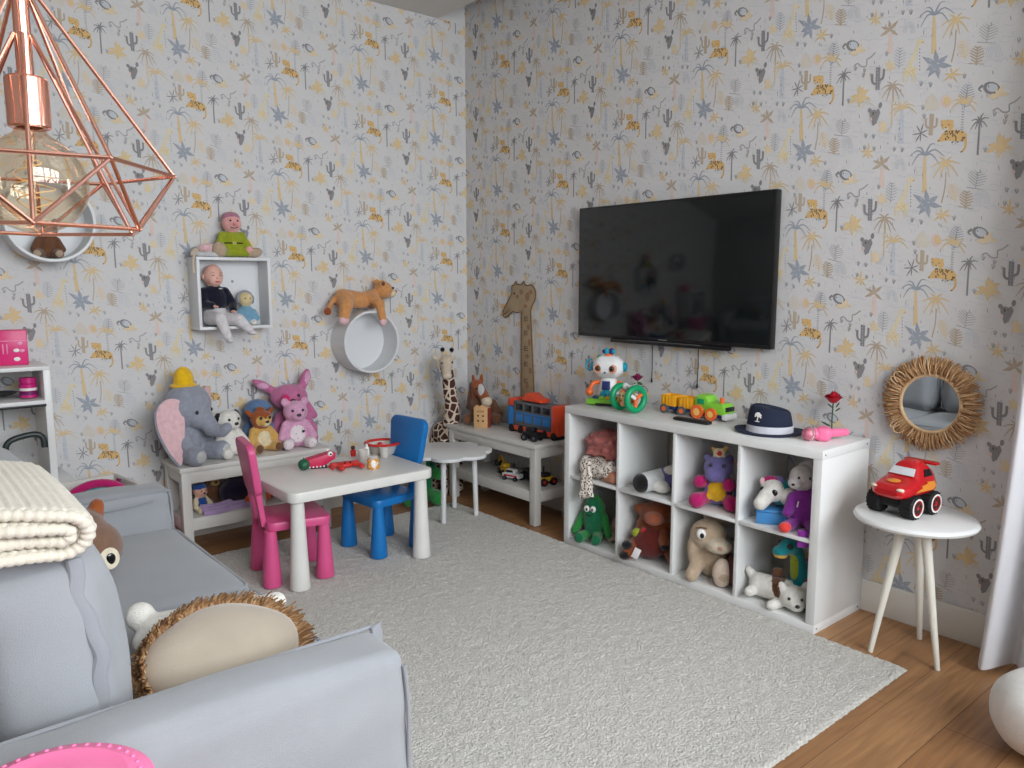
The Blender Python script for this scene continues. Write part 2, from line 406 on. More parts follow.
# oak floor
mf=bpy.data.materials.new('oak_planks'); mf.use_nodes=True; nt=mf.node_tree; N=nt.nodes; L=nt.links; b=N['Principled BSDF']
tc=N.new('ShaderNodeTexCoord'); br=N.new('ShaderNodeTexBrick'); br.inputs['Scale'].default_value=1; br.inputs['Brick Width'].default_value=1.9; br.inputs['Row Height'].default_value=.185; br.inputs['Mortar Size'].default_value=.0012
br.offset=.37; br.inputs['Color1'].default_value=lin3((174,130,88))+(1,); br.inputs['Color2'].default_value=lin3((156,112,72))+(1,); br.inputs['Mortar'].default_value=lin3((92,62,38))+(1,)
L.new(tc.outputs['Object'],br.inputs['Vector'])
mp=N.new('ShaderNodeMapping'); mp.inputs['Scale'].default_value=(1.2,11,1); L.new(tc.outputs['Object'],mp.inputs['Vector'])
nz=N.new('ShaderNodeTexNoise'); nz.inputs['Scale'].default_value=2.2; nz.inputs['Detail'].default_value=6; nz.inputs['Distortion'].default_value=1.4; L.new(mp.outputs[0],nz.inputs['Vector'])
wv=N.new('ShaderNodeTexWave'); wv.wave_type='RINGS'; wv.inputs['Scale'].default_value=.9; wv.inputs['Distortion'].default_value=6; wv.inputs['Detail'].default_value=2; wv.inputs['Detail Scale'].default_value=.7; L.new(mp.outputs[0],wv.inputs['Vector'])
rp=N.new('ShaderNodeValToRGB'); rp.color_ramp.elements[0].position=.3; rp.color_ramp.elements[0].color=(.62,.58,.55,1); rp.color_ramp.elements[1].position=.68; rp.color_ramp.elements[1].color=(1.12,1.1,1.08,1); L.new(nz.outputs['Fac'],rp.inputs[0])
rp2=N.new('ShaderNodeValToRGB'); rp2.color_ramp.elements[0].color=(.82,.8,.78,1); rp2.color_ramp.elements[1].position=.5; L.new(wv.outputs['Fac'],rp2.inputs[0])
m1=N.new('ShaderNodeMix'); m1.data_type='RGBA'; m1.blend_type='MULTIPLY'; m1.inputs[0].default_value=.75; L.new(br.outputs['Color'],m1.inputs[6]); L.new(rp.outputs[0],m1.inputs[7])
m2=N.new('ShaderNodeMix'); m2.data_type='RGBA'; m2.blend_type='MULTIPLY'; m2.inputs[0].default_value=.6; L.new(m1.outputs[2],m2.inputs[6]); L.new(rp2.outputs[0],m2.inputs[7])
L.new(m2.outputs[2],b.inputs['Base Color']); b.inputs['Roughness'].default_value=.42
MATS['oak']=mf
mb=MB(); mb.box((XL/2,YF/2,-.05),(-XL+.2,-YF+.2,.1),mf,bev=0); struct(mb.build('floor'))
# skirting boards
for nm,c,d in [('baseboard_back',(XL/2,-.008,.07),(-XL,.016,.14)),('baseboard_right',(-.008,WY0/2,.07),(.016,-WY0,.14)),('baseboard_left',(XL+.008,YF/2,.07),(.016,-YF,.14)),('baseboard_front',(XL/2,YF+.008,.07),(-XL,.016,.14))]:
    struct(MB().box(c,d,M_TRIM,bev=.004).build(nm))
# glazed openings
mg=bpy.data.materials.new('clear_glass'); mg.use_nodes=True; nt=mg.node_tree; N=nt.nodes; L=nt.links; N.remove(N['Principled BSDF'])
t=N.new('ShaderNodeBsdfTransparent'); g=N.new('ShaderNodeBsdfGlossy'); g.inputs['Roughness'].default_value=.02; x=N.new('ShaderNodeMixShader'); fr=N.new('ShaderNodeFresnel'); fr.inputs[0].default_value=1.3
L.new(fr.outputs[0],x.inputs[0]); L.new(t.outputs[0],x.inputs[1]); L.new(g.outputs[0],x.inputs[2]); L.new(x.outputs[0],N['Material Output'].inputs['Surface'])
def window(name,p0,p1,axis,nmul):
    # p0,p1 corners; axis: thickness axis
    mb=MB(); c=[(a+b_)/2 for a,b_ in zip(p0,p1)]; d=[abs(a-b_) for a,b_ in zip(p0,p1)]; d[axis]=.07; ha=1-axis
    for s in (-1,1):
        q=list(c); q[ha]+=s*(d[ha]/2-.03); e=list(d); e[ha]=.06; mb.box(q,e,M_TRIM)
        q=list(c); q[2]+=s*(d[2]/2-.03); e=list(d); e[2]=.06; mb.box(q,e,M_TRIM)
    for i in range(1,nmul):
        q=list(c); q[ha]+=d[ha]*(i/nmul-.5); e=list(d); e[ha]=.09; mb.box(q,e,M_TRIM)
    o=struct(mb.build(name)); e=list(d); e[axis]=.006; e[ha]-=.1; e[2]-=.1
    MB().box(c,e,mg,bev=0).build('pane',o)
window('window_1',(FX0,YF-.05,FZ0),(FX1,YF-.05,FZ1),1,3)
window('window_2',(.05,WY1,.02),(.05,WY0,WZ1),0,2)

# ------------------------------------------------------------------ rug
M_RUG=mat('rug_pile',(208,204,196),rough=1.,bump=1.,scale=130,vscale=75,var=.2,sheen=.2,spec=.1)
nt=M_RUG.node_tree
for n_ in nt.nodes:
    if n_.type=='BUMP': n_.inputs['Distance'].default_value=.014
RX0,RX1,RY0,RY1=-2.365,-.413,-3.275,-.40; RZ=.014
def rugf(u,v):
    x=RX0+(RX1-RX0)*u; y=RY0+(RY1-RY0)*v; e=min(u*2.,(1-u)*2.,v*2.9,(1-v)*2.9)
    z=RZ-.004+.004*noise.noise(Vector((x*70,y*70,0)))+.0035*noise.noise(Vector((x*24,y*24,3)))
    if e<.004:
        z=.001; x+=.006*noise.noise(Vector((y*60,1,0))); y+=.006*noise.noise(Vector((x*60,2,0)))
    return (x,y,max(z,.001))
tag(MB().grid(rugf,200,285,M_RUG).build('rug',ang=180),'large pale grey shaggy rug spread over the wooden floor','rug')

# ------------------------------------------------------------------ cube shelf
KY0,KY1,KX0,KX1,KH=-1.428,-2.898,-.41,-.02,.765
kx=(KX0+KX1)/2; kd=KX1-KX0
shelf=thing('cube_shelf','white cube shelving unit of eight compartments under the television','shelf',(kx,(KY0+KY1)/2,0))
yc=(KY0+KY1)/2; ln=KY0-KY1
MB().box((0,0,KH-.019),(kd,ln,.038),M_WHITE,bev=.0015).build('top_panel',shelf)
MB().box((0,0,.019),(kd,ln,.038),M_WHITE,bev=.0015).build('bottom_panel',shelf)
for s in (1,-1):
    sp=MB().box((0,s*(ln/2-.019),KH/2),(kd,.0385,KH-.0765),M_WHITE,bev=.0012).build('side_panel',shelf)
    if s<0:
        for z in (.1,KH-.1):
            pass
mb=MB()
for sx in (-1,1):
    for z in (.02,KH-.02):
        MB().cyl((sx*(kd/2-.022),-ln/2-.0012,z),(sx*(kd/2-.022),-ln/2+.002,z),.0035,.0035,M_BLACK,n=10).build('screw_head',shelf)
pitch=(ln-.077+.016)/4
for i in (1,2,3):
    MB().box((.002,ln/2-.0385+.008-i*pitch,KH/2),(kd-.006,.016,KH-.076),M_WHITE,bev=.001).build('divider',shelf)
zm=KH/2
for i in range(4):
    MB().box((.002,ln/2-.0385-(pitch-.016)/2-i*pitch,zm),(kd-.006,pitch-.016,.016),M_WHITE,bev=.001).build('shelf_board',shelf)
KZ0=.0385; KZ1=zm+.0085

# ------------------------------------------------------------------ television
TY0,TW,TZ1=-1.163,1.262,1.844; TH=.730
tv=thing('television','large black flat television mounted on the right wall','television',(-.045,TY0-TW/2,TZ1-TH/2))
M_TVB=mat('tv_bezel',(14,14,15),rough=.3,scale=20,var=.01); M_SCR=mat('tv_screen',(13,18,20),rough=.09,scale=3,var=.02,spec=.55)
MB().box((.012,0,0),(.044,TW,TH),M_TVB,bev=.004).build('housing',tv)
MB().box((-.0105,0,.004),(.002,TW-.022,TH-.03),M_SCR,bev=.0005).build('screen',tv)
MB().box((-.002,-.02,-TH/2-.012),(.03,.78,.022),M_TVB,bev=.006).build('speaker_bar',tv)
MB().box((-.0118,.0,-TH/2+.0085),(.001,.055,.005),mat('silver_mark',(150,150,150),metal=.6),bev=0).build('silver_mark',tv)
MB().box((-.0175,0,-TH/2-.004),(.002,.5,.0018),mat('silver_mark',(150,150,150)),bev=0).build('trim_line',tv)
for nm,y,z0,lab in [('power_cable',-1.69,.885,'thin black cable with a small plug hanging below the television, left of the other cable'),('power_cable',-1.99,.885,'thin black cable with a small plug hanging below the television, right of the other cable')]:
    mb=MB(); mb.tube([(-.012,y,TZ1-TH+.02),(-.011,y-.001,(TZ1-TH+z0)/2),(-.012,y,z0)],.0022,M_BLACK,n=6); mb.tube([(-.012,y,z0+.022),(-.012,y,z0)],[.004,.006],M_BLACK,n=8)
    o=mb.build(nm,tv,loc=(.045,-(TY0-TW/2),-(TZ1-TH/2))); o['label']=lab

# ------------------------------------------------------------------ benches
def bench(name,label,x0,x1,y0,y1,h=.48,zs=.205):
    t=thing(name,label,'bench',((x0+x1)/2,(y0+y1)/2,0),0,'white benches')
    w,d=x1-x0,y1-y0
    MB().box((0,0,h-.0125),(w,d,.025),M_WHITE2,bev=.003).build('bench_top',t)
    for sx in (-1,1):
        for sy in (-1,1):
            MB().box((sx*(w/2-.034),sy*(d/2-.034),(h-.025)/2+.001),(.048,.048,h-.027),M_WHITE2,bev=.002).build('leg',t)
    mb=MB()
    for s in (-1,1):
        mb.box((0,s*(d/2-.02),h-.056),(w-.06,.016,.06),M_WHITE2,bev=.001); mb.box((s*(w/2-.02),0,h-.056),(.016,d-.06,.06),M_WHITE2,bev=.001)
    mb.build('apron',t)
    mb=MB(); mb.box((0,0,zs-.008),(w-.03,d-.03,.016),M_WHITE2,bev=.001)
    for s in (-1,1):
        mb.box((0,s*(d/2-.02),zs-.035),(w-.06,.016,.055),M_WHITE2,bev=.001); mb.box((s*(w/2-.02),0,zs-.035),(.016,d-.06,.055),M_WHITE2,bev=.001)
    mb.build('lower_shelf',t); return t
BZ=.48; BS=.205
bench('toy_bench','white wooden bench against the back wall carrying a row of plush toys',-2.10,-1.255,-.37,-.06)
bench('toy_bench','white wooden bench in the corner carrying a toy vehicle and wooden sorting box',-.36,-.03,-1.13,-.25,h=.49)

# ------------------------------------------------------------------ child table and chairs
M_TAB=pls('table_white',(222,220,214),rough=.4)
tab=thing('kids_table','white plastic children\'s table with thick tapered legs','table',(-1.48,-.905,RZ))
def rrect(w,d,r,n=7):
    out=[]
    for cx_,cy_,a in [(w/2-r,d/2-r,0),(-w/2+r,d/2-r,90),(-w/2+r,-d/2+r,180),(w/2-r,-d/2+r,270)]:
        for i in range(n+1):
            q=RAD(a+90*i/n); out.append((cx_+r*math.cos(q),cy_+r*math.sin(q)))
    return out
MB().prism(rrect(.78,.56,.05),.418,.468,M_TAB,bev=.008).build('tabletop',tab)
for sx in (-1,1):
    for sy in (-1,1):
        MB().lathe([(.046,0),(.048,.004),(.044,.06),(.036,.25),(.030,.418)],M_TAB,c=(sx*.335,sy*.225,0)).build('leg',tab)
def kid_chair(label,colname,rgb,loc,rz):
    m=pls('chair_'+colname,rgb,rough=.38)
    t=thing('kids_chair',label,'chair',loc,rz,'children\'s chairs at the white table')
    # local: sitter faces -y, backrest at +y
    seat=[]
    for (x,y) in rrect(.33,.30,.04): seat.append((x*(1.0 if y<0 else .94),y-.02))
    MB().prism(seat,.262,.305,m,bev=.009).build('seat',t)
    for sx in (-1,1):
        for sy in (-1,1):
            MB().lathe([(.043,0),(.045,.004),(.041,.07),(.031,.20),(.026,.265)],m,c=(sx*.135,sy*.125-.01,0)).build('leg',t)
    # backrest slab on two posts
    T=Matrix.Translation((0,.135,.29)) @ Euler((RAD(90-8),0,0)).to_matrix().to_4x4()
    poly=[(x*(1+.10*(y/.12)),y+.262) for x,y in rrect(.275,.26,.05)]
    MB().prism(poly,-.018,.018,m,T=T,bev=.008).build('backrest',t)
    for sx in (-1,1):
        mb=MB(); mb.M=T; mb.prism([(sx*.075-.026,-.01),(sx*.075+.026,-.01),(sx*.085+.022,.17),(sx*.085-.022,.17)],-.013,.013,m,bev=.004); mb.build('back_post',t)
    return t
kid_chair('pink plastic children\'s chair at the left end of the white table','pink',(214,84,136),(-1.765,-.905,RZ),80)
kid_chair('blue plastic children\'s chair at the right end of the white table','blue',(14,112,182),(-1.20,-.85,RZ),-84)

# ------------------------------------------------------------------ flower-shaped table
ct=thing('cloud_table','small white table with a cloud-shaped top beside the blue chair','table',(-.62,-.645,RZ))
pts=[]
for i in range(96):
    a=2*PI*i/96; r=.205+.042*abs(math.sin(a*3.5))**.8; pts.append((r*math.cos(a)*1.06,r*math.sin(a)*1.06))
M_CT=mat('cloud_paint',(214,214,213),rough=.45,scale=20,var=.01)
MB().prism(pts,.385,.405,M_CT,bev=.004).build('tabletop',ct)
for x,y in [(-.12,-.105),(.125,-.10),(.12,.12),(-.12,.12)]:
    MB().cyl((x,y,0),(x*.93,y*.93,.385),.0145,.0165,M_CT).build('leg',ct)

# ------------------------------------------------------------------ round side table on the right
sx_,sy_=-.27,-3.205
st=thing('side_table','round white side table on three splayed legs near the mirror','table',(sx_,sy_,0))
MB().lathe([(.0,.522),(.195,.522),(.212,.528),(.216,.537),(.212,.546),(.206,.55),(0,.55)],M_WHITE,n=56).build('tabletop',st)
M_LEGW=mat('leg_cream',(224,220,208),rough=.45,scale=20,var=.015)
for (fx,fy) in [(-.375,-3.115),(-.112,-3.19),(-.33,-3.345)]:
    dx,dy=fx-sx_,fy-sy_
    MB().cyl((dx,dy,.001),(dx*.32,dy*.32,.523),.0095,.0195,M_LEGW).build('leg',st)

# ------------------------------------------------------------------ mirror with raffia fringe
mr=thing('raffia_mirror','round wall mirror with a shaggy natural raffia fringe','mirror',(-.02,-3.135,.945))
M_RAF=[mat('raffia_a',(186,146,104),rough=.9,scale=90,var=.15),mat('raffia_b',(164,122,82),rough=.9,scale=90,var=.15),mat('raffia_c',(206,172,132),rough=.9,scale=90,var=.12)]
M_MIR=mat('mirror_glass',(236,240,240),rough=.015,metal=1.,var=0)
ry=Matrix.Rotation(RAD(-90),4,'Y')
mb=MB(); mb.M=ry; mb.lathe([(0,.0105),(.116,.0105),(.116,.012),(0,.012)],M_MIR,n=64); mb.build('glass',mr)
mb=MB(); mb.M=ry; mb.lathe([(0,-.008),(.155,-.008),(.155,.009),(0,.009)],M_RAF[1],n=64); mb.build('backing',mr)
mb=MB(); mb.M=ry
mb.tube([(.115*math.cos(2*PI*i/60),.115*math.sin(2*PI*i/60),.014) for i in range(60)],.007,M_RAF[2],n=8,closed=True); mb.build('braided_rim',mr)
mb=MB(); mb.M=ry
for i in range(620):
    a=R.uniform(0,2*PI); r0=R.uniform(.112,.135); r1=R.gauss(.186,.006); b2=a+R.gauss(0,.05); z=R.uniform(.008,.026)
    p=[(r0*math.cos(a),r0*math.sin(a),z),((r0+r1)/2*math.cos((a+b2)/2),(r0+r1)/2*math.sin((a+b2)/2),z+R.uniform(.002,.012)),(r1*math.cos(b2),r1*math.sin(b2),z*R.uniform(.1,.9))]
    mb.tube(p,[.0022,.0026,.0016],M_RAF[R.choice([0,0,1,1,2])],n=4,caps=False)
for a0 in (50,58,128,136):
    a=RAD(a0); c=(.148*math.cos(a),.148*math.sin(a)); d=Vector((math.cos(a),math.sin(a),0)); e=Vector((-d.y,d.x,0)); w=.012 if a0 in (58,128) else .02
    mb.tube([Vector((c[0],c[1],.034))+d*(.03*math.sin(t))+e*(w*math.cos(t)) for t in [PI*i/10-.2 for i in range(13)]],.003,M_RAF[2],n=6)
mb.build('fringe',mr)

# ------------------------------------------------------------------ wall shelves
sq=thing('box_shelf','square white open box shelf fixed on the back wall','shelf',(-1.688,-.001,1.363))
bw,bh,bd=.405,.39,.15
M_SH=mat('shelf_white',(220,221,222),rough=.4,scale=20,var=.01)
MB().box((0,-bd/2,bh/2-.008),(bw,bd,.016),M_SH,bev=.001).build('top_panel',sq); MB().box((0,-bd/2,-bh/2+.008),(bw,bd,.016),M_SH,bev=.001).build('bottom_panel',sq)
for s in (-1,1): MB().box((s*(bw/2-.008),-bd/2,0),(.016,bd,bh-.032),M_SH,bev=.001).build('side_panel',sq)
bp=MB().box((0,-.006,0),(bw-.03,.01,bh-.03),M_SH,bev=0).build('back_panel',sq)
MB().cyl((.035,-.0105,.065),(.035,-.0135,.065),.008,.007,mat('steel',(150,150,152),metal=.8,rough=.3),n=12).build('screw_head',sq)
def round_shelf(label,x,z):
    t=thing('round_shelf',label,'shelf',(x,-.001,z),0,'round wall shelves')
    mb=MB(); mb.M=Matrix.Rotation(RAD(90),4,'X'); r=.193; d=.18
    mb.lathe([(r,.0),(r,d-.003),(r-.003,d),(r-.012,d),(r-.015,d-.003),(r-.015,.01)],M_SH,n=64); mb.build('drum',t)
    mb=MB(); mb.M=Matrix.Rotation(RAD(90),4,'X'); mb.lathe([(0,.004),(r-.006,.004),(r-.006,.012),(0,.012)],M_SH,n=64); mb.build('back_panel',t); return t
round_shelf('round white drum shelf under the plush lion cub',-.862,1.056)
round_shelf('round white drum shelf seen behind the copper cage lamp',-2.556,1.712)

# ------------------------------------------------------------------ play kitchen
pk=thing('play_kitchen','white toy kitchen with black faucet at the left of the back wall','toy kitchen',(-2.995,-.03,0))
w=.72
MB().box((0,-.2,.24),(w-.02,.38,.48),M_WHITE2,bev=.003).build('base_cabinet',pk)
MB().box((.03,-.205,.495),(w+.07,.41,.022),M_WHITE,bev=.004).build('countertop',pk)
for s in (-1,0,1):
    if s: MB().box((s*(w/2-.014),-.17,.775),(.03,.3,.54),M_WHITE,bev=.002).build('upright',pk)
MB().box((0,-.17,1.037),(w,.31,.018),M_WHITE,bev=.002).build('top_board',pk); MB().box((0,-.17,.882),(w-.05,.31,.018),M_WHITE,bev=.002).build('shelf_board',pk)
MB().box((.145,-.17,.96),(.022,.3,.14),M_WHITE,bev=.002).build('divider',pk)
dr=MB().box((-.10,-.318,.96),(.455,.014,.132),M_WHITE,bev=.002).build('oven_door',pk); MB().box((-.10,-.3265,.955),(.40,.004,.09),mat('dark_glass',(40,42,44),rough=.1,var=0),bev=.001).build('oven_window',dr)
MB().box((0,-.322,.868),(w-.05,.008,.012),M_BLACK,bev=.002).build('light_rail',pk)
MF=mat('faucet_black',(46,54,54),rough=.4,scale=20,var=.03)
fc=MB().tube(smooth_path([(.165,-.3,.5),(.165,-.3,.66),(.175,-.3,.705),(.21,-.3,.725),(.28,-.3,.735),(.313,-.3,.715),(.318,-.3,.67)],5),.0135,MF,n=12).build('faucet',pk)
MB().lathe([(.022,0),(.022,.05),(.016,.055)],MF,c=(.165,-.3,.505)).tube([(.165,-.3,.56),(.235,-.31,.565)],.011,MF).ell((.24,-.31,.565),.017,MF).build('faucet_lever',fc)
MB().box((.13,-.2,.507),(.30,.24,.006),mat('sink_grey',(70,72,74),rough=.4),bev=.002).build('sink',pk)

# ------------------------------------------------------------------ sofa
def fabric(name,rgb):
    m=mat(name,rgb,rough=.95,bump=.35,scale=420,vscale=7,var=.035,sheen=.25,spec=.12); return m
M_SOFA=fabric('sofa_fabric',(152,154,158)); M_SOFA2=fabric('sofa_fabric_shade',(146,148,153))
sofa=thing('sofa','light grey two-seat fabric sofa with loose covers and piped edges','sofa',(-2.9,-2.03,0))
def rel(x,y,z): return (x+2.9,y+2.03,z)
def piping(parent,pts,r=.006,m=None,closed=False): return MB().tube(pts,r,m or M_SOFA2,n=8,closed=closed).build('piping',parent)
MB().soft(rel(-2.93,-2.03,.165),(1.06,1.62,.29),M_SOFA,r=.03,n=10,amp=.004).build('base',sofa)
# near arm
a=MB().soft(rel(-2.92,-2.885,.3),(1.09,.17,.59),M_SOFA,r=.04,n=26,puff=.02,amp=.009,seed=3,wr=(3,4,9)).build('arm',sofa)
piping(a,smooth_path([rel(-3.44,-2.815,.587),rel(-3.1,-2.815,.594),rel(-2.75,-2.815,.594),rel(-2.43,-2.812,.592),rel(-2.385,-2.813,.582),rel(-2.377,-2.812,.50),rel(-2.378,-2.812,.3),rel(-2.378,-2.815,.08)],6),.0055)
piping(a,smooth_path([rel(-2.385,-2.957,.55),rel(-2.376,-2.958,.45),rel(-2.378,-2.96,.3),rel(-2.378,-2.958,.08)],6),.0055)
MB().prism([(0,0),(.035,.004),(.042,-.035),(.03,-.085),(.004,-.07)],-.006,.006,M_SOFA2,T=Matrix.Translation(rel(-2.395,-2.825,.595)) @ Euler((RAD(90),0,RAD(25))).to_matrix().to_4x4(),bev=.004).build('corner_flap',a)
# far arm
a=MB().soft(rel(-2.92,-1.12,.3),(1.09,.16,.60),M_SOFA,r=.04,n=22,puff=.012,amp=.012,seed=9,wr=(3,3,12)).build('arm',sofa)
piping(a,smooth_path([rel(-3.44,-1.19,.588),rel(-2.9,-1.192,.594),rel(-2.43,-1.19,.594),rel(-2.385,-1.19,.582),rel(-2.377,-1.188,.45),rel(-2.378,-1.188,.1)],6),.0055)
piping(a,smooth_path([rel(-2.95,-1.203,.535),rel(-2.75,-1.207,.56),rel(-2.6,-1.209,.555),rel(-2.45,-1.203,.565)],5),.004)
MB().soft(rel(-3.365,-2.03,.32),(.16,1.66,.60),M_SOFA,r=.04,n=14,amp=.006).build('backrest',sofa)
for yc_,dy,sd in [(-1.605,.80,1),(-2.41,.80,5)]:
    s=MB().soft(rel(-2.79,yc_,.375),(.84,dy,.145),M_SOFA,r=.035,n=20,puff=.028,amp=.005,freq=5,seed=sd).build('seat_cushion',sofa)
    ring=[]
    for x,y in rrect(.828,dy-.012,.045): ring.append((rel(-2.79,yc_,.375)[0]+x,rel(-2.79,yc_,.375)[1]+y,.436))
    piping(s,ring,.006,closed=True)
for yc_,sd in [(-2.395,2),(-1.68,8)]:
    c=MB().soft((0,0,.225),(.27,.64,.455),M_SOFA,r=.07,n=22,puff=.035,amp=.011,freq=4,seed=sd,wr=(5,5,9)).build('back_cushion',sofa,loc=rel(-3.02,yc_,.446),rot=(0,RAD(-7),0))
    for fx in (.075,):
        for sy in (-1,1):
            pts=[]
            for i in range(40):
                t=i/39; z=.03+.40*t; pts.append((fx+.008*math.sin(t*11+sd)+.003*math.sin(t*29), sy*(.322+.026*math.sin(PI*t)), z))
            MB().tube(pts,.0085,M_SOFA2,n=8,flat=1.9).build('piping',c)
    ring=[(fx_:=.075+.008*math.sin(i*.9), y, .447+.012*math.cos(y*5)) for i,y in enumerate([-.3+.6*k/20 for k in range(21)])]
    MB().tube(ring,.007,M_SOFA2,n=8).build('piping',c)

# ------------------------------------------------------------------ chunky knit throw
M_KNIT=mat('knit_cream',(214,206,190),rough=.95,bump=.4,scale=300,vscale=30,var=.06,sheen=.3,spec=.1)
# folded cross-section centre line (x across, z up), spiral fold
def fold_line():
    W2=.115; pts=[]
    def run(x0,x1,z,n=14):
        return [(x0+(x1-x0)*i/n,z+.006*math.sin(PI*i/n)) for i in range(n+1)]
    zs=[.016,.048,.080,.112]
    pts+=run(-W2,W2-.02,zs[0]); pts+=[(W2-.02+ .048*math.sin(PI*i/12),(zs[0]+zs[3])/2-.048*math.cos(PI*i/12)) for i in range(1,12)]
    pts+=run(W2-.02,-W2+.03,zs[3]); pts+=[(-W2+.03-.032*math.sin(PI*i/8),(zs[1]+zs[3])/2+.032*math.cos(PI*i/8)) for i in range(1,8)]
    pts+=run(-W2+.03,W2-.018,zs[1]); pts+=[(W2-.018+.016*math.sin(PI*i/6),zs[1]+.016-.016*math.cos(PI*i/6)) for i in range(1,6)]
    pts+=run(W2-.018,-W2+.05,zs[2]); return pts
FL=[Vector((x,z,0)) for x,z in fold_line()]
# resample evenly
acc=[0]
for i in range(1,len(FL)): acc.append(acc[-1]+(FL[i]-FL[i-1]).length)
def fl(s):
    s=max(0,min(acc[-1]-1e-6,s)); i=max(k for k in range(len(acc)) if acc[k]<=s); i=min(i,len(FL)-2)
    t=(s-acc[i])/max(acc[i+1]-acc[i],1e-9); return FL[i].lerp(FL[i+1],t),(FL[i+1]-FL[i]).normalized()
TL=.52
NS=int(acc[-1]/.0045); NT=130
cache=[fl(acc[-1]*i/(NS-1)) for i in range(NS)]
mb=MB()
def knit(side):
    def f(u,v):
        i=min(NS-1,int(round(u*(NS-1)))); p,t=cache[i]; n=Vector((-t.y,t.x,0)); s=acc[-1]*u; y=TL*v
        row=s/.016; col=y/.020
        b=abs(math.sin(PI*row))**.6*(.55+.45*abs(math.sin(PI*(col+.5*(int(row)%2)))))
        th=.0115+.007*b
        e=min(v,1-v)*TL
        if e<.012: th*=.35+.65*math.sqrt(max(e,0)/.012)
        q=p+n*(th*side)
        z=q.y*(1+.25*math.sin(PI*v)*(q.x+.1)); 
        return (q.x, y-.012*math.sin(s*22), z)
    return f
mb.grid(knit(1),NS,NT,M_KNIT); mb.grid(lambda u,v:knit(-1)(u,v),NS,NT,M_KNIT)
# bobbled edge band that closes the near and far cut of the fold
for v in (0.012,.988):
    pts=[]; rad=[]
    for i in range(NS):
        p,t=cache[i]; s=acc[-1]*i/(NS-1); pts.append((p.x,TL*v-.012*math.sin(s*22)+(-.004 if v<.5 else .004),p.y*(1+.25*math.sin(PI*v)*(p.x+.1)))); rad.append(.0105+.0045*abs(math.sin(PI*s/.017)))
    mb.tube(pts,rad,M_KNIT,n=8)
kt=mb.build('knit_throw',loc=(-3.125,-2.77,.903),rot=(0,RAD(6),0),ang=180); kt.scale=(1,1,.86)
tag(kt,'folded cream chunky knit throw lying on the sofa back cushion','blanket')

# ------------------------------------------------------------------ curtain, pouf, pink stool
M_CUR=mat('curtain_voile',(226,226,230),rough=.9,bump=.2,scale=500,vscale=20,var=.015,sheen=.3,alpha=.86)
def cur(u,v):
    z=.02+2.95*(1-v); y=-3.53-.75*u+ (.11*v**2.2)*(1-u) ; y+=.012*math.sin(v*5)
    return (-.17-.055*math.sin(u*2*PI*7+.6*math.sin(v*3))*(.55+.45*v)+.02*math.sin(u*31+v*4), y, z)
tag(MB().grid(cur,120,60,M_CUR).build('curtain',ang=180),'sheer white curtain hanging at the right edge by the side table','curtain')
mb=MB(); mb.tube([(-.17,-3.45,2.985),(-.17,-5.1,2.985)],.012,M_WHITE,n=12)
for y in (-3.46,-5.05): mb.tube([(-.17,y,2.985),(0,y,2.985)],.008,M_WHITE,n=8)
tag(mb.build('curtain_rod'),'white curtain rod above the window on the right wall','curtain rod')
M_POUF=mat('pouf_white',(228,226,221),rough=.9,bump=.5,scale=180,var=.04,sheen=.3)
def pouf(u,v):
    a=2*PI*u; b=-PI/2+PI*v; r=.165; k=math.cos(b)
    k=abs(k)**.8; z=.125*math.copysign(abs(math.sin(b))**.85,math.sin(b))
    return (r*k*math.cos(a)*(1+.015*math.sin(8*a)), r*k*math.sin(a)*(1+.015*math.sin(8*a)), .126+z)
tag(MB().grid(pouf,56,24,M_POUF,cu=True).build('pouf',loc=(-.625,-3.785,.003),ang=180),'round white fabric pouf on the floor at the right edge','pouf')
M_PS=pls('stool_pink',(255,128,178),rough=.45)
ps=thing('pink_stool','bright pink round plastic stool in front of the sofa arm','stool',(-3.128,-3.145,.014))
mb=MB(); mb.lathe([(0,.60),(.146,.60),(.150,.603),(.153,.625),(.149,.640),(.138,.648),(.118,.6535),(.113,.656),(.109,.656),(.105,.6545),(.06,.659),(0,.661)],M_PS,n=64)
for i in range(40):
    a=2*PI*i/40; mb.ell((.127*math.cos(a),.127*math.sin(a),.6515),(.004,.004,.0025),M_PS,nu=8,nv=6)
mb.build('seat',ps)
for i in range(4):
    a=PI/4+PI/2*i; MB().cyl((.15*math.cos(a),.15*math.sin(a),.001),(.105*math.cos(a),.105*math.sin(a),.63),.018,.022,M_PS,n=16).build('leg',ps)

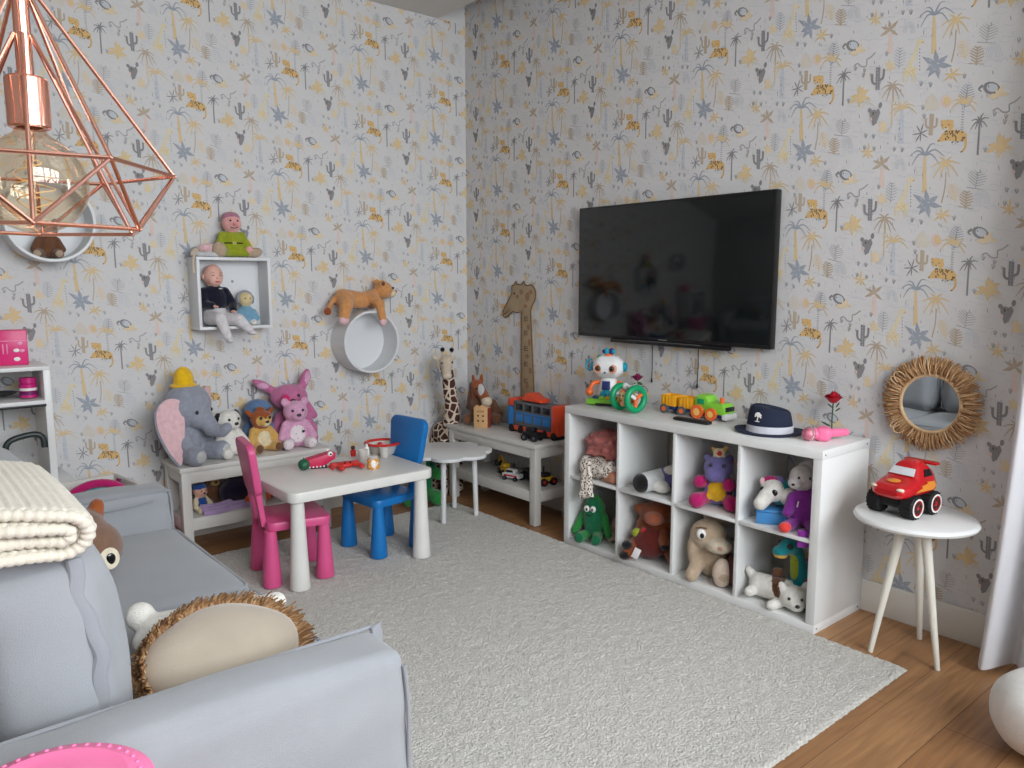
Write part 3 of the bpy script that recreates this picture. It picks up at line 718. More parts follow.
# ------------------------------------------------------------------ copper cage lamp
M_COP=mat('copper',(238,178,158),rough=.22,metal=1.,scale=20,var=.03)
LX,LY=-3.0827,-3.1499
lamp=thing('cage_pendant_lamp','copper wire diamond cage pendant lamp with a large amber globe bulb','lamp',(LX,LY,1.502))
A0=-1.2349
def ring(a,r,z): return Vector((r*math.cos(a),r*math.sin(a),z))
up_=[ring(A0+i*PI/3,.180,.083) for i in range(6)]; lo_=[ring(A0+(i+.5)*PI/3,.143,0) for i in range(6)]
apex=Vector((0,0,.323)); hub=Vector((0,0,.258))
mb=MB(); r=.0028
for i in range(6):
    mb.tube([up_[i],up_[(i+1)%6]],r,M_COP,n=8); mb.tube([lo_[i],lo_[(i+1)%6]],r,M_COP,n=8)
    mb.tube([up_[i],lo_[i]],r,M_COP,n=8); mb.tube([up_[(i+1)%6],lo_[i]],r,M_COP,n=8)
    mb.tube([up_[i],apex+(up_[i]-Vector((0,0,.083))).normalized()*.012],r,M_COP,n=8)
    mb.tube([lo_[i],hub+Vector((lo_[i].x,lo_[i].y,0)).normalized()*.012],r,M_COP,n=8)
    mb.ell(up_[i],.0036,M_COP,nu=8,nv=6); mb.ell(lo_[i],.0036,M_COP,nu=8,nv=6)
mb.build('wire_cage',lamp)
MB().cyl((0,0,.19),(0,0,.36),.0105,.0105,M_COP,n=20).build('stem',lamp)
MB().lathe([(0,.203),(.024,.203),(.0265,.200),(.0265,.138),(.024,.136),(.016,.137),(.016,.16),(0,.16)],M_COP,n=32).build('socket',lamp)
MB().cyl((0,0,.36),(0,0,H-1.502-.02),.003,.003,mat('cord_grey',(120,118,116),rough=.8),n=8).build('cord',lamp)
MB().lathe([(0,0),(.05,0),(.055,-.025),(0,-.03)],M_COP,c=(0,0,H-1.502)).build('ceiling_rose',lamp)
mgl=bpy.data.materials.new('amber_glass'); mgl.use_nodes=True; nt=mgl.node_tree; N=nt.nodes; L=nt.links; N.remove(N['Principled BSDF'])
t=N.new('ShaderNodeBsdfTransparent'); t.inputs[0].default_value=(.93,.86,.74,1); g=N.new('ShaderNodeBsdfGlossy'); g.inputs['Roughness'].default_value=.03; g.inputs[0].default_value=(1,.97,.9,1); x=N.new('ShaderNodeMixShader'); lw=N.new('ShaderNodeLayerWeight'); lw.inputs[0].default_value=.28
mm=N.new('ShaderNodeMath'); mm.operation='MULTIPLY'; mm.inputs[1].default_value=.55; L.new(lw.outputs['Facing'],mm.inputs[0]); ad=N.new('ShaderNodeMath'); ad.operation='ADD'; ad.inputs[1].default_value=.06; L.new(mm.outputs[0],ad.inputs[0])
L.new(ad.outputs[0],x.inputs[0]); L.new(t.outputs[0],x.inputs[1]); L.new(g.outputs[0],x.inputs[2]); L.new(x.outputs[0],N['Material Output'].inputs['Surface'])
bulb=MB().lathe([(.0,-.006)]+[(.068*math.cos(a),.062+.068*math.sin(a)) for a in [-PI/2+.1+ (PI*.5+1.0-.1)*i/22 for i in range(23)]]+[(.023,.128),(.0165,.138),(.0165,.155)],mgl,n=40).build('globe_bulb',lamp)
mb=MB()
for k in range(2):
    mb.tube([(.026*math.cos(t*1.7+k*PI)*math.sin(PI*(t/7.5))**.5, .026*math.sin(t*1.7+k*PI)*math.sin(PI*(t/7.5))**.5, .02+.075*t/7.5) for t in [7.5*i/40 for i in range(41)]],.0009,mat('filament',(240,200,140),rough=.4),n=5)
mb.cyl((0,0,.05),(0,0,.14),.003,.005,mgl,n=10); mb.build('filament',bulb)

# ================================================================== toys
def C_(m,p0,p1,r0,r1): return (m,'c',p0,p1,r0,r1)
def E_(m,c,r,rot=(0,0,0)): return (m,'e',c,r,rot)
def sc_b(bl,h):
    out=[]
    for b in bl:
        if b[1]=='e': out.append((b[0],'e',tuple(x*h for x in b[2]),tuple(x*h for x in (b[3] if hasattr(b[3],'__len__') else (b[3],)*3)),b[4] if len(b)>4 else (0,0,0)))
        else: out.append((b[0],'c',tuple(x*h for x in b[2]),tuple(x*h for x in b[3]),b[4]*h,b[5]*h))
    return out
def sc_p(pt,h): return [(p[0],tuple(x*h for x in p[1]),tuple(x*h for x in (p[2] if hasattr(p[2],'__len__') else (p[2],)*3))) for p in pt]
def sit(name,label,cat,loc,rz,h,body,head=None,limb=None,sole=None,muz=None,belly=None,ears='bear',earm=None,nose=True,extra=(),paint=(),headc=(0,-.03,.69),headr=(.235,.215,.21),eye=.028,vox=None,group=None,eyesat=None,tilt=None,arms=True):
    head=head or body; limb=limb or body; earm=earm or head
    B=[E_(body,(0,0,.28),(.22,.19,.28)),E_(head,headc,headr)]
    for s in (-1,1):
        if arms: B.append(C_(limb,(s*.19,-.02,.44),(s*.30,-.15,.22),.085,.08))
        B.append(C_(limb,(s*.13,-.04,.115),(s*.22,-.31,.115),.115,.11))
    hx,hy,hz=headc
    if ears=='bear': B+=[E_(earm,(s*.19,hy+.02,hz+.19),(.085,.05,.085)) for s in (-1,1)]
    if muz: B.append(E_(muz,(hx,hy-.18,hz-.06),(.115,.10,.09)))
    B+=list(extra)
    P=list(paint)
    if sole: P+=[(sole,(s*.23,-.41,.115),(.10,.06,.10)) for s in (-1,1)]
    if belly: P.append((belly,(0,-.18,.28),(.155,.12,.17)))
    o=plush(name,label,cat,sc_b(B,h),loc,rz,1.,sc_p(P,h),vox=vox or max(.0045,h*.021),group=group)
    if tilt: o.rotation_euler=[RAD(tilt[0]),RAD(tilt[1]),RAD(rz)]
    for s in (-1,1):
        if eye: bit('eye',o,(h*(hx+s*.095),h*(hy-headr[1]*.88),h*(hz+.045)),(eye*h,eye*h*.6,eye*h),M_EYE)
    if nose: bit('nose',o,(h*hx,h*(hy-(.275 if muz else headr[1])),h*(hz-.03)),(.045*h,.025*h,.032*h),M_EYE)
    return o
def leafear(parent,m_out,m_in,pts,base,rot,th=.012,name='ear',flip=False):
    T=Matrix.Translation(base) @ Euler([RAD(a) for a in rot]).to_matrix().to_4x4()
    pts=[(q.x,q.y) for q in smooth_path([(x,y,0) for x,y in list(pts)+[pts[0]]],4)][:-1]
    mb=MB(); mb.M=T; mb.prism(pts,0,th,m_out,bev=th*.35); q=[(x*.93,y*.95) for x,y in pts]; mb.prism(q,*((th-.004,th+.004) if flip else (-.004,.004)),m_in,bev=.001); return mb.build(name,parent)
G=dict(elgrey=(146,150,162),pink=(214,160,190),dpink=(190,110,150),white=(224,220,212),cream=(222,206,170),brown=(110,74,52),rust=(150,78,40),tan=(206,164,92),orange=(206,146,92),blue=(92,120,158),teal=(34,134,136),lteal=(70,160,170),purple=(136,50,150),lilac=(176,150,190),magenta=(176,26,98),beige=(182,160,136),lbeige=(206,190,168),dkred=(100,34,34),green=(44,128,58),dgreen=(20,104,66),black=(24,22,24),navy=(24,26,42),mauve=(112,104,160),yellow=(232,184,40),lime=(150,160,40),skin=(220,168,146),red=(190,38,32),dpurp=(34,22,44),lgrey=(196,196,196),softpink=(226,186,190),owl=(124,94,76),vorange=(220,100,40),dblue=(34,80,150),cyan=(120,164,190))
PM={k:plu(k,v) for k,v in G.items()}
def p_(k): return PM[k]
DOT=spotted('plush_white_dotted',(224,220,214),(126,140,132),scale=70,lo=.12,hi=.2)
DOTP=spotted('plush_pink_dotted',(226,214,216),(150,120,140),scale=60,lo=.14,hi=.22)
GIR=spotted('plush_giraffe',(214,196,176),(72,40,34),scale=19,lo=.07,hi=.10,kind='EDGE')
nt=GIR.node_tree
for n_ in nt.nodes:
    if n_.type=='VALTORGB': n_.color_ramp.elements[0].color,n_.color_ramp.elements[1].color=tuple(n_.color_ramp.elements[1].color),tuple(n_.color_ramp.elements[0].color)
LEOP=spotted('cloth_leopard',(222,212,200),(74,58,52),scale=85,lo=.36,hi=.44)
SEQ=spotted('sequin_red',(70,22,26),(150,70,60),scale=150,lo=.1,hi=.3,rough=.35)

# ---- row on the left bench
zb=BZ
g=p_('elgrey')
el=plush('plush_elephant','grey plush elephant with pink ears and a yellow knitted cap at the bench\'s left end','plush toy',
 [E_(g,(0,0,.12),(.095,.085,.12)),E_(g,(0,-.015,.285),(.125,.115,.12)),E_(g,(.0,-.09,.23),(.07,.06,.06)),
  C_(g,(0,-.11,.23),(0,-.155,.175),.048,.04),C_(g,(0,-.155,.175),(0,-.215,.165),.04,.032),C_(g,(0,-.215,.165),(0,-.245,.185),.032,.028),
  C_(g,(-.075,-.01,.19),(-.095,-.075,.10),.036,.036),C_(g,(.075,-.01,.19),(.10,-.07,.11),.036,.036),
  C_(g,(-.06,-.03,.05),(-.10,-.13,.05),.05,.052),C_(g,(.06,-.03,.05),(.075,-.145,.05),.05,.052)],(-2.0,-.185,zb),34,1.03,
  paint=[(p_('lgrey'),(-.115,-.19,.05),(.042,.03,.042)),(p_('lgrey'),(.078,-.2,.05),(.042,.03,.042))],vox=.0065)
eyes(el,[(-.055,-.115,.265),(.055,-.115,.265)],.011)
pts=[(-.02,0),(.05,.02),(.115,-.02),(.125,-.10),(.085,-.20),(.03,-.275),(.012,-.285),(-.01,-.22),(-.03,-.10)]
leafear(el,g,p_('softpink'),[(-x*.92,y*1.15) for x,y in pts][::-1],(-.105,-.035,.32),(84,0,-30),.016,flip=True)
leafear(el,g,p_('softpink'),[(-.01,-.02),(.05,.03),(.09,.0),(.10,-.07),(.07,-.13),(.02,-.12)],(.10,-.01,.34),(90,0,10),.016,flip=True)
mb=MB(); ky=plu('capyellow',(240,186,30))
mb.lathe([(.052,.0),(.056,.006),(.056,.022),(.05,.028),(.049,.05),(.043,.075),(.03,.098),(.012,.11),(0,.112)],ky,n=28); mb.tube(arc((0,0,.014),.056,0,360,28,'xy')[:-1],.009,ky,n=8,closed=True)
hb=mb.build('knitted_cap',el); hb.location=(0,.0,.378)

o=sit('plush_dog','white plush dog with black ears and a speckled belly sitting beside the elephant','plush toy',(-1.79,-.215,zb),12,.285,p_('white'),muz=p_('white'),belly=DOT,ears=None,
  extra=[E_(p_('black'),(-.225,.0,.74),(.05,.07,.13),(0,15,0)),E_(p_('black'),(.20,.0,.80),(.06,.06,.10),(0,-30,0))])
o=sit('plush_fawn','small orange-brown plush deer with a tan body between the white dog and pink bear','plush toy',(-1.60,-.20,zb),5,.265,p_('tan'),head=p_('rust'),muz=p_('cream'),belly=p_('cream'),sole=p_('brown'),ears=None,
  extra=[E_(p_('rust'),(-.25,.02,.83),(.06,.035,.11),(0,-38,0)),E_(p_('rust'),(.25,.02,.83),(.06,.035,.11),(0,38,0)),E_(p_('rust'),(0,.0,.90),(.10,.09,.05))],
  paint=[(p_('tan'),(-.1,-.22,.66),(.10,.1,.12)),(p_('tan'),(.1,-.22,.66),(.10,.1,.12)),(p_('brown'),(-.22,-.42,.115),(.12,.08,.13)),(p_('brown'),(.22,-.42,.115),(.12,.08,.13))],eye=.036)
o=sit('plush_bear','light pink plush teddy bear with a dotted white belly on the bench','plush toy',(-1.405,-.225,zb),-10,.30,p_('pink'),belly=DOTP,sole=DOTP,muz=p_('pink'),paint=[(DOTP,(-.2,-.34,.115),(.15,.12,.15)),(DOTP,(.2,-.34,.115),(.15,.12,.15))])
bit('chest_button',o,(.03,-.062,.098),(.008,.004,.008),M_EYE)
o=sit('plush_creature','round blue plush toy half hidden behind the brown deer','plush toy',(-1.575,-.10,zb),-5,.30,p_('blue'),belly=p_('cyan'),ears=None,headr=(.29,.24,.25))
o=sit('plush_creature','dark pink plush toy with long ears sitting behind the pink bear','plush toy',(-1.375,-.105,zb),-8,.37,p_('dpink'),ears=None,headc=(-.03,-.02,.74),headr=(.30,.22,.21),
  extra=[C_(p_('dpink'),(.18,.02,.86),(.27,.03,1.05),.07,.085),C_(p_('dpink'),(.27,.03,1.05),(.28,.0,1.13),.08,.05),C_(p_('dpink'),(-.24,.02,.84),(-.46,.02,.97),.06,.075),C_(p_('dpink'),(-.46,.02,.97),(-.56,.02,1.04),.07,.03),C_(p_('dpink'),(.26,0,.6),(.36,.0,.42),.06,.07)],
  paint=[(p_('pink'),(.28,-.06,1.03),(.06,.06,.11)),(p_('pink'),(-.44,-.05,.95),(.10,.06,.05))])
bit('nose',o,(-.055,-.098,.272),(.028,.026,.036),plu('rose',(205,50,110)))

# ---- things on the bench's lower shelf
zl=BS
tag(MB().soft((0,0,.075),(.19,.13,.15),p_('dpurp'),r=.07,n=12,puff=.01,amp=.008,seed=2).build('plush_cushion',loc=(-1.765,-.235,zl),rz=8),'very dark purple rounded plush cushion on the bench\'s lower shelf','cushion')
o=plush('plush_duck','orange plush feet and body of a toy lying on the bench\'s lower shelf','plush toy',[E_(p_('vorange'),(0,0,.035),(.05,.045,.035)),E_(p_('vorange'),(.07,.01,.04),(.04,.045,.04)),E_(p_('tan'),(.05,.05,.07),(.05,.05,.05))],(-1.70,-.30,zl),10,vox=.006)
mb=MB()
for k in range(3):
    mb.tube(smooth_path([(-.13,.0+.02*k,.012+.012*k),(-.05,-.02+.02*k,.014+.01*k),(.04,.01+.015*k,.012+.012*k),(.12,-.01+.02*k,.013+.008*k)],5),[.012]*16,p_('lilac'),n=8,flat=1.4)
tag(mb.build('scarf',loc=(-1.85,-.325,zl),rz=4),'crumpled lilac cloth strip at the front of the bench\'s lower shelf','scarf')
o=sit('rag_doll','small rag doll in blue at the left of the bench\'s lower shelf','doll',(-1.965,-.24,zl),20,.16,p_('dblue'),head=p_('skin'),limb=p_('cream'),ears=None,extra=[E_(p_('dblue'),(0,.02,.84),(.24,.22,.12))],vox=.0045)
o=sit('plush_bear','brown plush bear in shadow at the back of the bench\'s lower shelf','plush toy',(-1.86,-.13,zl),0,.20,p_('brown'),muz=p_('tan'))
o=sit('plush_creature','lilac plush toy standing behind the dark purple cushion','plush toy',(-1.70,-.12,zl),0,.215,p_('lilac'))
o=sit('plush_creature','red plush toy on the bench\'s lower shelf right of the lilac one','plush toy',(-1.60,-.15,zl),-10,.21,p_('red'),muz=p_('vorange'))
o=plush('plush_ball','cream plush ball toy at the right of the bench\'s lower shelf','plush toy',[E_(p_('lgrey'),(0,0,.05),(.06,.055,.05)),E_(p_('lgrey'),(.05,.01,.03),(.03,.03,.03))],(-1.49,-.24,zl),0,vox=.006)
tag(MB().soft((0,0,.14),(.09,.10,.28),plu('hotpink',(204,70,120)),r=.03,n=10,puff=.008,amp=.006).build('plush_cushion',loc=(-2.178,-.12,.0),rz=6),'pink plush cushion standing on the floor at the bench\'s left end','cushion')

# ---- on the children's table
zt=.468+RZ
mb=MB(); b=bmesh.new(); bmesh.ops.create_icosphere(b,subdivisions=2,radius=.03); mb.bm(b,pls('darkgreen',(22,92,60),rough=.5),Matrix.Translation((0,0,.03))); mb.cyl((0,0,.057),(0,0,.066),.004,.003,pls('darkgreen',(22,92,60)),n=8)
tag(mb.build('toy_fruit',loc=(-1.625,-.80,zt),ang=10),'dark green round faceted toy fruit on the white table','toy')
mc=pls('crimson',(200,34,80),rough=.45); mre=pls('red',(206,40,34),rough=.45)
t=thing('toy_crocodile','crimson toy crocodile head with a white eye beside the green toy fruit','toy',(-1.53,-.79,zt),-16)
MB().prism([(-.07,.012),(-.075,.05),(.0,.066),(.055,.08),(.075,.07),(.07,.045),(.02,.015),(-.02,.004)],-.035,.035,mc,T=Euler((RAD(90),0,0)).to_matrix().to_4x4(),bev=.008).build('upper_jaw',t)
MB().prism([(-.05,0),(-.055,.008),(.0,.012),(.03,.010),(.03,0)],-.03,.03,M_BLACK,T=Euler((RAD(90),0,0)).to_matrix().to_4x4(),bev=.003).build('lower_jaw',t)
for s in (-1,1):
    e=bit('eye',t,(.045,s*.033,.073),(.013,.006,.013),M_EYEW); bit('pupil',e,(.047,s*.039,.072),(.005,.002,.006),M_EYE)
mb=MB()
for k in range(5): mb.box((-.06+.018*k,-.036,.012),(.007,.003,.008),M_EYEW,bev=.001)
mb.build('teeth',t)
t=thing('toy_crab','flat red toy crab lying on the white table','toy',(-1.43,-.875,zt),-8)
mb=MB(); mb.ell((0,0,.016),(.05,.035,.016),mre)
for s in (-1,1):
    for k in range(3): mb.tube(smooth_path([(s*.035,-.02+.02*k,.015),(s*.065,-.025+.025*k,.02),(s*.08,-.03+.03*k,.004)],4),.006,mre,n=8)
mb.build('body',t)
for s in (-1,1):
    MB().tube(smooth_path([(s*.03,-.03,.016),(s*.06,-.055,.018),(s*.055,-.08,.018)],4),[.008]*8+[.012],mre,n=8).ell((s*.052,-.085,.018),(.016,.02,.011),mre).build('claw',t)
    bit('eye',t,(s*.015,-.028,.032),(.005,.005,.006),M_EYE)
mr2=pls('darkred',(150,24,30)); mb=MB(); mb.prism(rrect(.15,.02,.008),0,.012,mr2,bev=.003)
tag(mb.build('toy_stick',loc=(-1.40,-.80,zt),rz=-14),'dark red toy stick behind the red crab','toy')
mj=spotted('jar_beads',(226,150,50),(236,226,210),scale=60,lo=.25,hi=.5,rough=.3)
t=thing('bead_jar','small orange jar with a white picture at the front of the white table','jar',(-1.335,-.985,zt),-25)
MB().lathe([(0,0),(.026,0),(.031,.006),(.031,.044),(.026,.052),(0,.052)],mj,n=28).build('jar',t)
MB().lathe([(0,.052),(.027,.052),(.027,.064),(.024,.067),(0,.067)],mat('clear_plastic',(226,222,214),rough=.15,alpha=.55,var=0),n=28).build('lid',t)
MB().ell((0,-.031,.022),(.012,.002,.012),M_EYEW).ell((-.008,-.031,.036),(.006,.002,.007),M_EYEW).ell((.008,-.031,.036),(.006,.002,.007),M_EYEW).build('printed_picture',t)
MCL=mat('clear_plastic',(226,222,214),rough=.15,alpha=.55,var=0)
MCP=mat('pink_clear',(230,150,160),rough=.2,alpha=.8,var=.02)
def cup(label,x,y,fill):
    t=thing('clear_cup',label,'cup',(x,y,zt),0,'clear plastic cups')
    MB().lathe([(0,0),(.022,0),(.027,.06),(.0255,.06),(.021,.003),(0,.003)],MCL,n=24).build('cup',t); MB().lathe([(0,.003),(.0205,.003),(.0235,.035),(0,.035)],fill,n=20).build('contents',t)
cup('small clear plastic cup with pink contents on the white table, left one',-1.29,-.80,MCP)
cup('small clear plastic cup with red and white contents near the blue chair',-1.16,-.80,spotted('beads_red',(214,190,190),(190,40,60),scale=90,lo=.3,hi=.4,rough=.4))
t=thing('glue_bottle','small white bottle standing between the clear cups','bottle',(-1.23,-.735,zt)); MB().lathe([(0,0),(.013,0),(.014,.004),(.014,.05),(.008,.058),(0,.058)],M_EYEW,n=16).build('body',t); MB().lathe([(0,.058),(.007,.058),(.006,.072),(0,.074)],M_EYEW,n=16).build('cap',t)
t=thing('toy_basket','round toy basket with a wide red rim at the back of the white table','basket',(-1.11,-.70,zt))
MB().lathe([(0,.0),(.065,0),(.085,.05),(.082,.05),(.062,.004),(0,.004)],MCL,n=36).build('bowl',t); MB().tube([(.092*math.cos(2*PI*i/40),.092*math.sin(2*PI*i/40),.058) for i in range(40)],.012,mre,n=10,closed=True,flat=.6).build('rim',t)
for i in range(9):
    a=R.uniform(0,6.28); r=R.uniform(0,.045)
    tag(MB().ell((r*math.cos(a),r*math.sin(a),.022+.003*i),.014,[M_EYEW,mre,MCP][i%3]).build('toy_ball',loc=(-1.11,-.70,zt)),['white','red','pink'][i%3]+' small toy ball inside the red-rimmed basket','ball','balls in the red-rimmed basket')
t=thing('toy_figure','tiny red and dark toy figure at the back edge of the white table','toy',(-1.275,-.665,zt)); MB().lathe([(0,0),(.014,0),(.016,.03),(.008,.036),(0,.036)],mre,n=16).build('body',t); MB().ell((0,0,.046),.012,pls('darkbrown',(70,44,36))).build('head',t)

# ---- dark green toy by the table leg
o=plush('plush_frog','dark green plush toy with rounded feet half hidden behind the blue chair','plush toy',[E_(p_('dgreen'),(0,0,.13),(.075,.07,.13)),E_(p_('dgreen'),(.02,-.02,.25),(.08,.07,.07)),C_(p_('green'),(.05,-.03,.06),(.09,-.10,.05),.045,.05),C_(p_('green'),(-.05,-.03,.06),(-.09,-.10,.05),.045,.05),C_(p_('green'),(.06,-.03,.2),(.10,-.08,.2),.035,.04)],(-.60,-.30,RZ),-24,vox=.008)
eyes(o,[(-.02,-.085,.27),(.06,-.085,.27)],.012)

# ---- giraffe plush standing in the corner
gi=plush('plush_giraffe','tall standing plush giraffe with dark brown patches in the room corner','plush toy',
 [E_(GIR,(0,.05,.40),(.085,.13,.085)),C_(GIR,(0,-.03,.42),(-.01,-.07,.60),.066,.05),C_(GIR,(-.01,-.07,.60),(-.045,-.08,.80),.05,.042),C_(GIR,(-.045,-.08,.80),(-.065,-.09,.885),.042,.042),
  E_(p_('lbeige'),(-.065,-.10,.905),(.042,.06,.045)),C_(p_('lbeige'),(-.075,-.11,.90),(-.11,-.19,.835),.04,.03),E_(p_('lbeige'),(-.113,-.2,.828),(.033,.03,.027)),
  C_(p_('lbeige'),(-.085,-.085,.94),(-.085,-.085,.975),.009,.009),E_(p_('black'),(-.085,-.085,.985),.017),C_(p_('lbeige'),(-.03,-.085,.94),(-.02,-.085,.97),.009,.009),E_(p_('black'),(-.018,-.085,.98),.017),
  E_(p_('lbeige'),(-.125,-.07,.93),(.03,.012,.016),(0,20,0)),E_(p_('lbeige'),(.0,-.07,.925),(.03,.012,.016),(0,-20,0)),
  C_(GIR,(-.045,-.02,.36),(-.055,-.04,.02),.036,.027),C_(GIR,(.045,-.02,.36),(.055,-.04,.02),.036,.027),C_(GIR,(-.045,.12,.36),(-.05,.13,.02),.036,.027),C_(GIR,(.045,.12,.36),(.05,.13,.02),.036,.027)],
 (-.285,-.17,RZ-.012),-8,vox=.0075,smooth=3)
eyes(gi,[(-.115,-.135,.90),(-.052,-.155,.905)],.008)

# ---- toys on the corner bench
zc=.49
o=plush('plush_horse','brown plush horse with a white face stripe sitting behind the wooden sorting box','plush toy',
 [E_(p_('brown'),(0,.02,.09),(.09,.08,.10)),C_(p_('rust'),(-.01,.02,.14),(-.03,.03,.235),.05,.042),C_(p_('rust'),(-.03,.015,.245),(.03,-.075,.17),.044,.034),E_(p_('lbeige'),(.036,-.085,.155),(.038,.04,.036)),
  C_(p_('rust'),(-.05,.03,.265),(-.06,.035,.31),.018,.01),C_(p_('rust'),(-.005,.03,.275),(.0,.035,.315),.018,.01),C_(p_('brown'),(-.06,.05,.25),(-.08,.06,.10),.025,.03),
  C_(p_('brown'),(.06,-.03,.05),(.10,-.10,.04),.036,.036),C_(p_('brown'),(-.06,-.03,.05),(-.09,-.10,.04),.036,.036),C_(p_('brown'),(.07,.0,.13),(.11,-.06,.07),.032,.034)],(-.14,-.345,zc),-40,vox=.0055,
  paint=[(p_('lgrey'),(.0,-.055,.235),(.022,.045,.05))],scale=1.0)
mb=MB(); mb.tube([(.005+.043*math.cos(2*PI*i/16)*.8,-.045+.03*math.sin(2*PI*i/16),.20+.043*math.sin(2*PI*i/16)*.7) for i in range(16)],.0035,plu('bridle',(70,40,34)),n=6,closed=True); mb.build('bridle',o)
eyes(o,[(-.03,-.05,.235)],.007)
mw=mat('beech_wood',(214,170,120),rough=.5,scale=30,var=.1); mw2=mat('wood_print',(140,92,60),rough=.6); mdk=mat('hole_dark',(50,30,22),rough=.9)
t=thing('wooden_box','small beech sorting box with four holes on the corner bench','wooden box',(-.235,-.475,zc),-58)
MB().box((0,0,.065),(.095,.07,.13),mw,bev=.002).build('body',t); MB().prism([(-.0475,.13),(-.03,.147),(-.012,.137),(.006,.15),(.03,.138),(.0475,.13)],-.034,-.02,mw,T=Euler((RAD(90),0,0)).to_matrix().to_4x4() @ Matrix.Translation((0,0,.05))).build('carved_top',t)
MB().box((.0485,0,.065),(.003,.068,.126),mat('red_side',(150,60,50),rough=.5),bev=.001).build('side_board',t)
for x in (-.017,.017):
    for z in (.045,.078): MB().cyl((x,-.0352,z),(x,-.034,z),.0065,.0065,mdk,n=14).build('hole',t)
mb=MB()
for k,(x,wd) in enumerate([(-.02,.008),(-.009,.006),(.001,.007),(.011,.006),(.02,.007)]): mb.box((x,-.0353,.107),(wd,.001,.011),mw2,bev=0); mb.box((x,-.0357,.107),(wd*.4,.001,.004),mw,bev=0)
mb.build('printed_mark',t)
bus=thing('toy_transporter','orange and blue two-deck toy vehicle carrier on the corner bench','toy vehicle',(-.125,-.90,zc),0)
mo=pls('orange_red',(226,74,36)); mbl=pls('sky_blue',(30,120,190)); mgy=pls('carrier_grey',(88,92,98)); mdw=pls('window_dark',(22,22,26),rough=.15)
MB().box((0,0,.115),(.11,.36,.17),mgy,bev=.006).build('body',bus)
MB().box((0,-.20,.115),(.118,.06,.185),mo,bev=.012).build('rear_end',bus)
MB().box((0,.21,.095),(.112,.075,.135),mbl,bev=.018).build('cab',bus); MB().box((0,.205,.185),(.108,.065,.05),mo,bev=.012).build('cab_roof',bus)
MB().box((-.002,0,.03),(.118,.40,.03),mo,bev=.004).build('chassis',bus)
for i in range(4):
    y=.12-.083*i
    MB().box((-.056,y,.165),(.004,.06,.04),mdw,bev=.006).build('upper_window',bus); MB().box((-.056,y,.095),(.004,.066,.045),mbl,bev=.008).build('lower_panel',bus)
MB().box((-.057,-.005,.128),(.004,.35,.012),mbl,bev=.001).build('stripe',bus)
for y in (.19,.10,-.12,-.2): MB().cyl((-.064,y,.024),(.064,y,.024),.024,.024,M_RUBBER,n=20).build('wheel',bus)
mb=MB(); mb.prism([(-.09,0),(-.085,.022),(-.03,.032),(.0,.05),(.05,.048),(.075,.02),(.09,0)],-.04,.04,mo,T=Matrix.Translation((-.01,.0,.207)) @ Euler((RAD(90),0,RAD(90))).to_matrix().to_4x4(),bev=.006)
tag(mb.build('toy_car',loc=(-.125,-.88,zc),rz=0),'orange toy car riding on top of the toy vehicle carrier','toy car')
def toy_car(name,label,loc,rz,mbody,mcab,L_=.10,W_=.05,wr=.014,hb=.028,lift=.0,hub=None,extra=None):
    t=thing(name,label,'toy car',loc,rz)
    MB().soft((0,0,wr+hb/2+lift),(W_,L_,hb),mbody,r=.008,n=6).build('body',t); MB().soft((0,.006,wr+hb+lift+.012),(W_*.82,L_*.52,.028),mcab,r=.009,n=6).build('cabin',t)
    for sx in (-1,1):
        for sy in (-1,1):
            w_=MB().cyl((sx*(W_/2-.004),sy*L_*.31,wr),(sx*(W_/2+.010),sy*L_*.31,wr),wr,wr,M_RUBBER,n=18).build('wheel',t)
            MB().cyl((sx*(W_/2+.0095),sy*L_*.31,wr),(sx*(W_/2+.011),sy*L_*.31,wr),wr*.5,wr*.45,hub or mgy,n=12).build('hub',w_)
    return t
toy_car('toy_truck','small black off-road toy car at the front edge of the corner bench',(-.275,-1.01,zc),12,M_BLACK,M_BLACK,L_=.12,W_=.055,wr=.021,lift=.004)
my=pls('digger_yellow',(226,176,40)); zs2=BS
t=toy_car('toy_ambulance','white toy ambulance with a red stripe on the corner bench\'s lower shelf',(-.25,-.80,zs2),14,pls('van_white',(226,226,226)),pls('van_white',(226,226,226)),L_=.13,W_=.055,wr=.014,hb=.03)
MB().box((-.0285,0,.032),(.002,.10,.009),mre,bev=0).build('red_stripe',t); MB().box((-.0235,.008,.058),(.002,.05,.014),mdw,bev=.003).build('side_window',t)
t=toy_car('toy_digger','yellow toy digger at the left of the corner bench\'s lower shelf',(-.185,-.655,zs2),-20,my,my,L_=.11,W_=.06,wr=.018)
MB().tube(smooth_path([(0,.03,.055),(0,.09,.10),(0,.14,.05)],5),.007,my,n=8).box((0,.145,.04),(.045,.03,.03),M_BLACK,bev=.004).build('digger_arm',t)
t=toy_car('toy_loader','dark toy loader between the ambulance and the bench leg',(-.17,-.87,zs2),10,M_BLACK,M_BLACK,L_=.12,W_=.06,wr=.02)
t=toy_car('toy_tractor','yellow toy tractor with red wheel hubs at the right of the corner bench\'s lower shelf',(-.17,-1.02,zs2),80,my,M_BLACK,L_=.11,W_=.055,wr=.024,hub=mre)
MB().cyl((0,.02,.08),(0,.02,.115),.006,.006,M_BLACK,n=8).build('exhaust',t)

